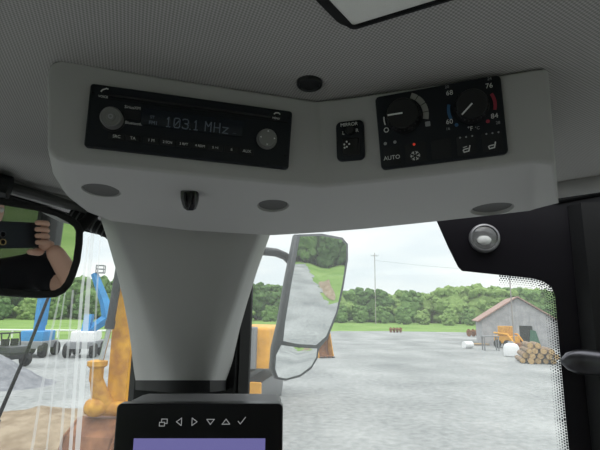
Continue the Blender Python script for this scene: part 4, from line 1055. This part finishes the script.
def person():
    sh_r = mp(40, 266, 1.66); sh_l = mp(-66, 262, 1.74)
    chest = (sh_r+sh_l)/2+V(0, 0, -.10); neck = (sh_r+sh_l)/2+V(-.02, .0, .045)
    head = neck+V(-.055, .03, .125)
    wr = mp(51, 246, 1.31); el = mp(86, 302, 1.46)
    hipc = chest+V(-.02, -.05, -.42); hz = hipc.z
    base = V(hipc.x, hipc.y, FLOOR)
    root = thing('person', 'person in a black shirt holding up a phone, seen reflected in the rear-view mirror', 'person', Matrix.Translation(base))
    B = lambda p: p-base
    shaped = []
    N = [(hipc, (.145, .115))]; E = []
    def add(p, r, par): N.append((p, r)); E.append((par, len(N)-1)); return len(N)-1
    w = add(hipc.lerp(chest, .45), (.14, .105), 0); ch = add(chest, (.155, .115), w); nk0 = add(neck+V(0, 0, -.03), (.065, .06), ch); nk = add(neck+V(-.02, .01, .03), .052, nk0)
    # short head stub inside the shaped head
    add(head+V(0, 0, -.03), (.07, .08), nk)
    sr = add(sh_r, .058, ch); um = add(sh_r.lerp(el, .5), .042, sr); e1 = add(el, .034, um); fm = add(el.lerp(wr, .35), .036, e1); add(wr, (.025, .021), fm)
    sl = add(sh_l, .058, ch); ell = sh_l+V(-.08, -.03, -.29); wl = ell+V(.05, .14, -.21)
    q = add(sh_l.lerp(ell, .5), .046, sl); q = add(ell, .039, q); q = add(ell.lerp(wl, .35), .041, q); lw = add(wl, .026, q)
    ql = []
    for s in (1, -1):
        hp = hipc+V(s*.09, 0, -.06); kn = V(hp.x+s*.02, hp.y+.05, lerp(hz, FLOOR, .52)); an = V(hp.x+s*.03, hp.y-.02, FLOOR+.09)
        q = add(hp, .092, 0); q = add(hp.lerp(kn, .5), .078, q); q = add(kn, .058, q); q = add(kn.lerp(an, .35), .058, q); q = add(an, .040, q)
        ql.append((hp, kn, an, s))
    body = skin('body', [(B(p), r) for p, r in N], E, M['skin'], None)
    bm = bmesh.new(); bm.from_mesh(body.data)
    # head: ellipsoid shaped with chin, brow, nose
    g = bmesh.ops.create_icosphere(bm, subdivisions=4, radius=1.0); hc = B(head)+V(0, 0, .035)
    for v in g['verts']:
        x, y, z = v.co; sx = .074*(1-.18*max(0, -z)); sy = .095; sz = .118
        if z < -.2 and y > 0: y *= 1-.10*(-z)
        nose = math.exp(-((x/.16)**2+((z+.12)/.26)**2))*.20 if y > .3 else 0
        eyes = -.06*math.exp(-(((abs(x)-.42)/.2)**2+((z-.10)/.13)**2)) if y > .3 else 0
        lip = .03*math.exp(-((x/.3)**2+((z+.52)/.09)**2)) if y > .3 else 0
        v.co = hc+V(x*sx, (y+nose*(1 if y > 0 else 0)+eyes+lip)*sy, z*sz)
    for s in (-1, 1):
        g = bmesh.ops.create_icosphere(bm, subdivisions=2, radius=1.0)
        for v in g['verts']: v.co = hc+V(s*.076+v.co.x*.010, -.005+v.co.y*.018, -.005+v.co.z*.030)
    bm.to_mesh(body.data); bm.free(); body.parent = root
    body.data.polygons.foreach_set('use_smooth', [True]*len(body.data.polygons))
    # right hand: palm behind the phone end, four fingers around it, thumb below
    def hand(pts_palm, fingers):
        nodes = [pts_palm[0]]; ed = []
        for i, p in enumerate(pts_palm[1:]): nodes.append(p); ed.append((i, i+1))
        return nodes, ed
    parts = []
    palm = [(wr, (.024, .020)), (phone_local(.132, -.010, .030), (.034, .020)), (phone_local(.122, .012, .028), (.036, .017))]
    nn, ee = hand(palm, None)
    parts.append(skin('h', [(B(p), r) for p, r in nn], ee, M['skin'], None))
    for i in range(4):
        b = -.004+i*.0185; ln = (.9, 1.0, 1.02, .95)[i]
        ch = [(phone_local(.122, b*.8+.002, .026), .0095), (phone_local(.132, b, .010), .0095), (phone_local(.128-.004*ln, b+.002, -.006), .0090), (phone_local(.110-.010*ln, b+.003, -.0095), .0082), (phone_local(.094-.012*ln, b+.003, -.0085), .0070)]
        ch = [(p if k > 3 or k < 1 else p, r) for k, (p, r) in enumerate(ch)]
        parts.append(skin('h', [(B(p), r) for p, r in ch], [(k, k+1) for k in range(4)], M['skin'], None))
    th = [(phone_local(.130, -.020, .026), .013), (phone_local(.112, -.030, .014), .0115), (phone_local(.088, -.029, .002), .0100), (phone_local(.064, -.027, -.004), .0085)]
    parts.append(skin('h', [(B(p), r) for p, r in th], [(0, 1), (1, 2), (2, 3)], M['skin'], None))
    # left hand, hanging relaxed
    dn = V(.02, .05, -.09).normalized(); sd = dn.cross(V(1, 0, 0)).normalized()
    parts.append(skin('h', [(B(wl), (.024, .02)), (B(wl+dn*.05), (.034, .016)), (B(wl+dn*.09), (.036, .014))], [(0, 1), (1, 2)], M['skin'], None))
    for i in range(4):
        o = sd*((i-1.5)*.018); L = (.066, .078, .074, .058)[i]
        parts.append(skin('h', [(B(wl+dn*.085+o), .0095), (B(wl+dn*(.09+L*.5)+o), .0085), (B(wl+dn*(.09+L)+o+V(.02, -.01, 0)), .007)], [(0, 1), (1, 2)], M['skin'], None))
    parts.append(skin('h', [(B(wl+dn*.03+sd*-.02), .012), (B(wl+dn*.06+sd*-.045), .010), (B(wl+dn*.095+sd*-.055), .008)], [(0, 1), (1, 2)], M['skin'], None))
    bm = bmesh.new(); bm.from_mesh(body.data)
    for p in parts: bm.from_mesh(p.data); bpy.data.objects.remove(p)
    bm.to_mesh(body.data); bm.free(); body.data.polygons.foreach_set('use_smooth', [True]*len(body.data.polygons))
    # clothing
    Ns = [(hipc+V(0, 0, .03), (.158, .128))]; Es = []
    def a2(p, r, par): Ns.append((p, r)); Es.append((par, len(Ns)-1)); return len(Ns)-1
    w = a2(hipc.lerp(chest, .45), (.158, .122), 0); c = a2(chest, (.172, .132), w); a2(neck+V(0, 0, -.045), (.085, .075), c)
    s1 = a2(sh_r, .074, c); a2(sh_r.lerp(el, .55), .062, s1); s2 = a2(sh_l, .074, c); a2(sh_l.lerp(ell, .55), .062, s2)
    skin('shirt', [(B(p), r) for p, r in Ns], Es, M['shirt'], root)['label'] = 'black short-sleeved shirt'
    Nt = [(hipc+V(0, 0, .02), (.155, .125))]; Et = []
    for hp, kn, an, s in ql:
        par = 0
        for p, r in ((hp, .104), (hp.lerp(kn, .5), .09), (kn, .072), (kn.lerp(an, .5), .066), (an+V(0, 0, .0), .058)):
            Nt.append((p, r)); Et.append((par, len(Nt)-1)); par = len(Nt)-1
    skin('trousers', [(B(p), r) for p, r in Nt], Et, M['jeans'], root)['label'] = 'dark blue trousers'
    for hp, kn, an, s in ql:
        f = V(an.x, an.y, FLOOR)
        skin('shoe', [(B(f+V(0, -.05, .045)), (.040, .042)), (B(f+V(0, .04, .043)), (.042, .040)), (B(f+V(0, .13, .035)), (.040, .030)), (B(f+V(0, .18, .03)), (.028, .022))], [(0, 1), (1, 2), (2, 3)], M['black'], root)
    bm = MB(); g = bmesh.ops.create_icosphere(bm.bm, subdivisions=4, radius=1.0)
    for v in g['verts']:
        x, y, z = v.co; v.co = hc+V(x*.081, y*.102-.006, z*.124+.004)
    kill = [f for f in bm.bm.faces if (lambda q: q.y > .035 and q.z < .055 or q.z < -.05 and q.y > -.03 or q.z < -.075)(f.calc_center_median()-hc)]
    bmesh.ops.delete(bm.bm, geom=kill, context='FACES'); bm.build('hair', M['hair'], root, 80)
    for s in (-1, 1): MB().sphere(tuple(hc+V(s*.031, .080, .012)), .0105, 2).build('eye', M['eye'], root)
    # phone, a thing of its own
    mtx = Matrix(((RGT.x, UPV.x, -FWD.x, CAM.x), (RGT.y, UPV.y, -FWD.y, CAM.y), (RGT.z, UPV.z, -FWD.z, CAM.z), (0, 0, 0, 1)))
    ph = thing('phone', 'dark phone held sideways by the person, reflected in the rear-view mirror', 'phone', mtx)
    mb = MB(); mb.prism(rr(-.014, -.017, .112, .056, .010), .006, .0135, .002); mb.build('phone_body', M['phone'], ph)
    MB().prism(rr(-.011, -.014, .109, .053, .008), .0132, .0142).build('phone_screen', M['gloss'], ph)
    for (x, y) in ((0, 0), (0, .021)):
        mb = MB(); rs = []
        for r, z in ((.0085, .0062), (.0085, .003), (.0070, .0028), (.0066, .0045)): rs.append([V(x+r*math.cos(2*PI*k/24), y+r*math.sin(2*PI*k/24), z) for k in range(24)])
        mb.ring_fill(rs, False, False); mb.build('lens_ring', M['gold'] if y == 0 else M['steel'], ph)
        MB().prism(circ(x, y, .0066, 20), .0044, .0058).build('lens', M['gloss'], ph)
person()

# ------------------------------------------------------------------ sky, light, camera
def world():
    w = bpy.data.worlds.new('sky'); SC.world = w; w.use_nodes = True; nt = w.node_tree; bg = nt.nodes['Background']
    tc = nt.nodes.new('ShaderNodeTexCoord'); sp = nt.nodes.new('ShaderNodeSeparateXYZ'); nt.links.new(tc.outputs['Generated'], sp.inputs[0])
    r = nt.nodes.new('ShaderNodeValToRGB'); nt.links.new(sp.outputs['Z'], r.inputs['Fac'])
    r.color_ramp.elements[0].position = 0.0; r.color_ramp.elements[0].color = (.74, .785, .77, 1)
    r.color_ramp.elements[1].position = .9; r.color_ramp.elements[1].color = (1, 1, 1, 1)
    e = r.color_ramp.elements.new(.12); e.color = (.76, .81, .805, 1); e = r.color_ramp.elements.new(.3); e.color = (.84, .88, .885, 1)
    mp_ = nt.nodes.new('ShaderNodeMapping'); mp_.inputs['Scale'].default_value = (1.6, 1.6, 6.0); nt.links.new(tc.outputs['Generated'], mp_.inputs[0])
    n = nt.nodes.new('ShaderNodeTexNoise'); n.inputs['Scale'].default_value = 1.7; n.inputs['Detail'].default_value = 5; nt.links.new(mp_.outputs[0], n.inputs['Vector'])
    c = nt.nodes.new('ShaderNodeValToRGB'); nt.links.new(n.outputs['Fac'], c.inputs['Fac'])
    c.color_ramp.elements[0].position = .42; c.color_ramp.elements[0].color = (.90, .945, .98, 1); c.color_ramp.elements[1].position = .62; c.color_ramp.elements[1].color = (1.12, 1.10, 1.07, 1)
    mx = nt.nodes.new('ShaderNodeMix'); mx.data_type = 'RGBA'; mx.blend_type = 'MULTIPLY'; mx.inputs[0].default_value = 1.0
    nt.links.new(r.outputs[0], mx.inputs[6]); nt.links.new(c.outputs[0], mx.inputs[7]); nt.links.new(mx.outputs[2], bg.inputs['Color'])
    mr = nt.nodes.new('ShaderNodeMapRange'); mr.inputs[1].default_value = .25; mr.inputs[2].default_value = 1.0; mr.inputs[3].default_value = 1.05; mr.inputs[4].default_value = 2.2
    nt.links.new(sp.outputs['Z'], mr.inputs[0]); nt.links.new(mr.outputs[0], bg.inputs['Strength'])
world()
sun = bpy.data.lights.new('sun', 'SUN'); sun.energy = .5; sun.angle = math.radians(40); sun.color = (1, .97, .92)
so = bpy.data.objects.new('sun', sun); COL.objects.link(so); so.rotation_euler = (math.radians(30), math.radians(-12), 0)
cam = bpy.data.cameras.new('camera'); co = bpy.data.objects.new('camera', cam); COL.objects.link(co)
cam.sensor_width = 36; cam.lens = 27; cam.clip_start = .01; cam.clip_end = 2000
co.matrix_world = Matrix(((RGT.x, UPV.x, -FWD.x, CAM.x), (RGT.y, UPV.y, -FWD.y, CAM.y), (RGT.z, UPV.z, -FWD.z, CAM.z), (0, 0, 0, 1)))
SC.camera = co
SC.view_settings.view_transform = 'Standard'; SC.view_settings.look = 'None'; SC.view_settings.exposure = 0.32; SC.view_settings.gamma = 1; SC.view_settings.use_curve_mapping = False
SC.cycles.max_bounces = 10; SC.cycles.diffuse_bounces = 5; SC.cycles.transparent_max_bounces = 16; SC.cycles.use_denoising = True
bpy.context.view_layer.update()
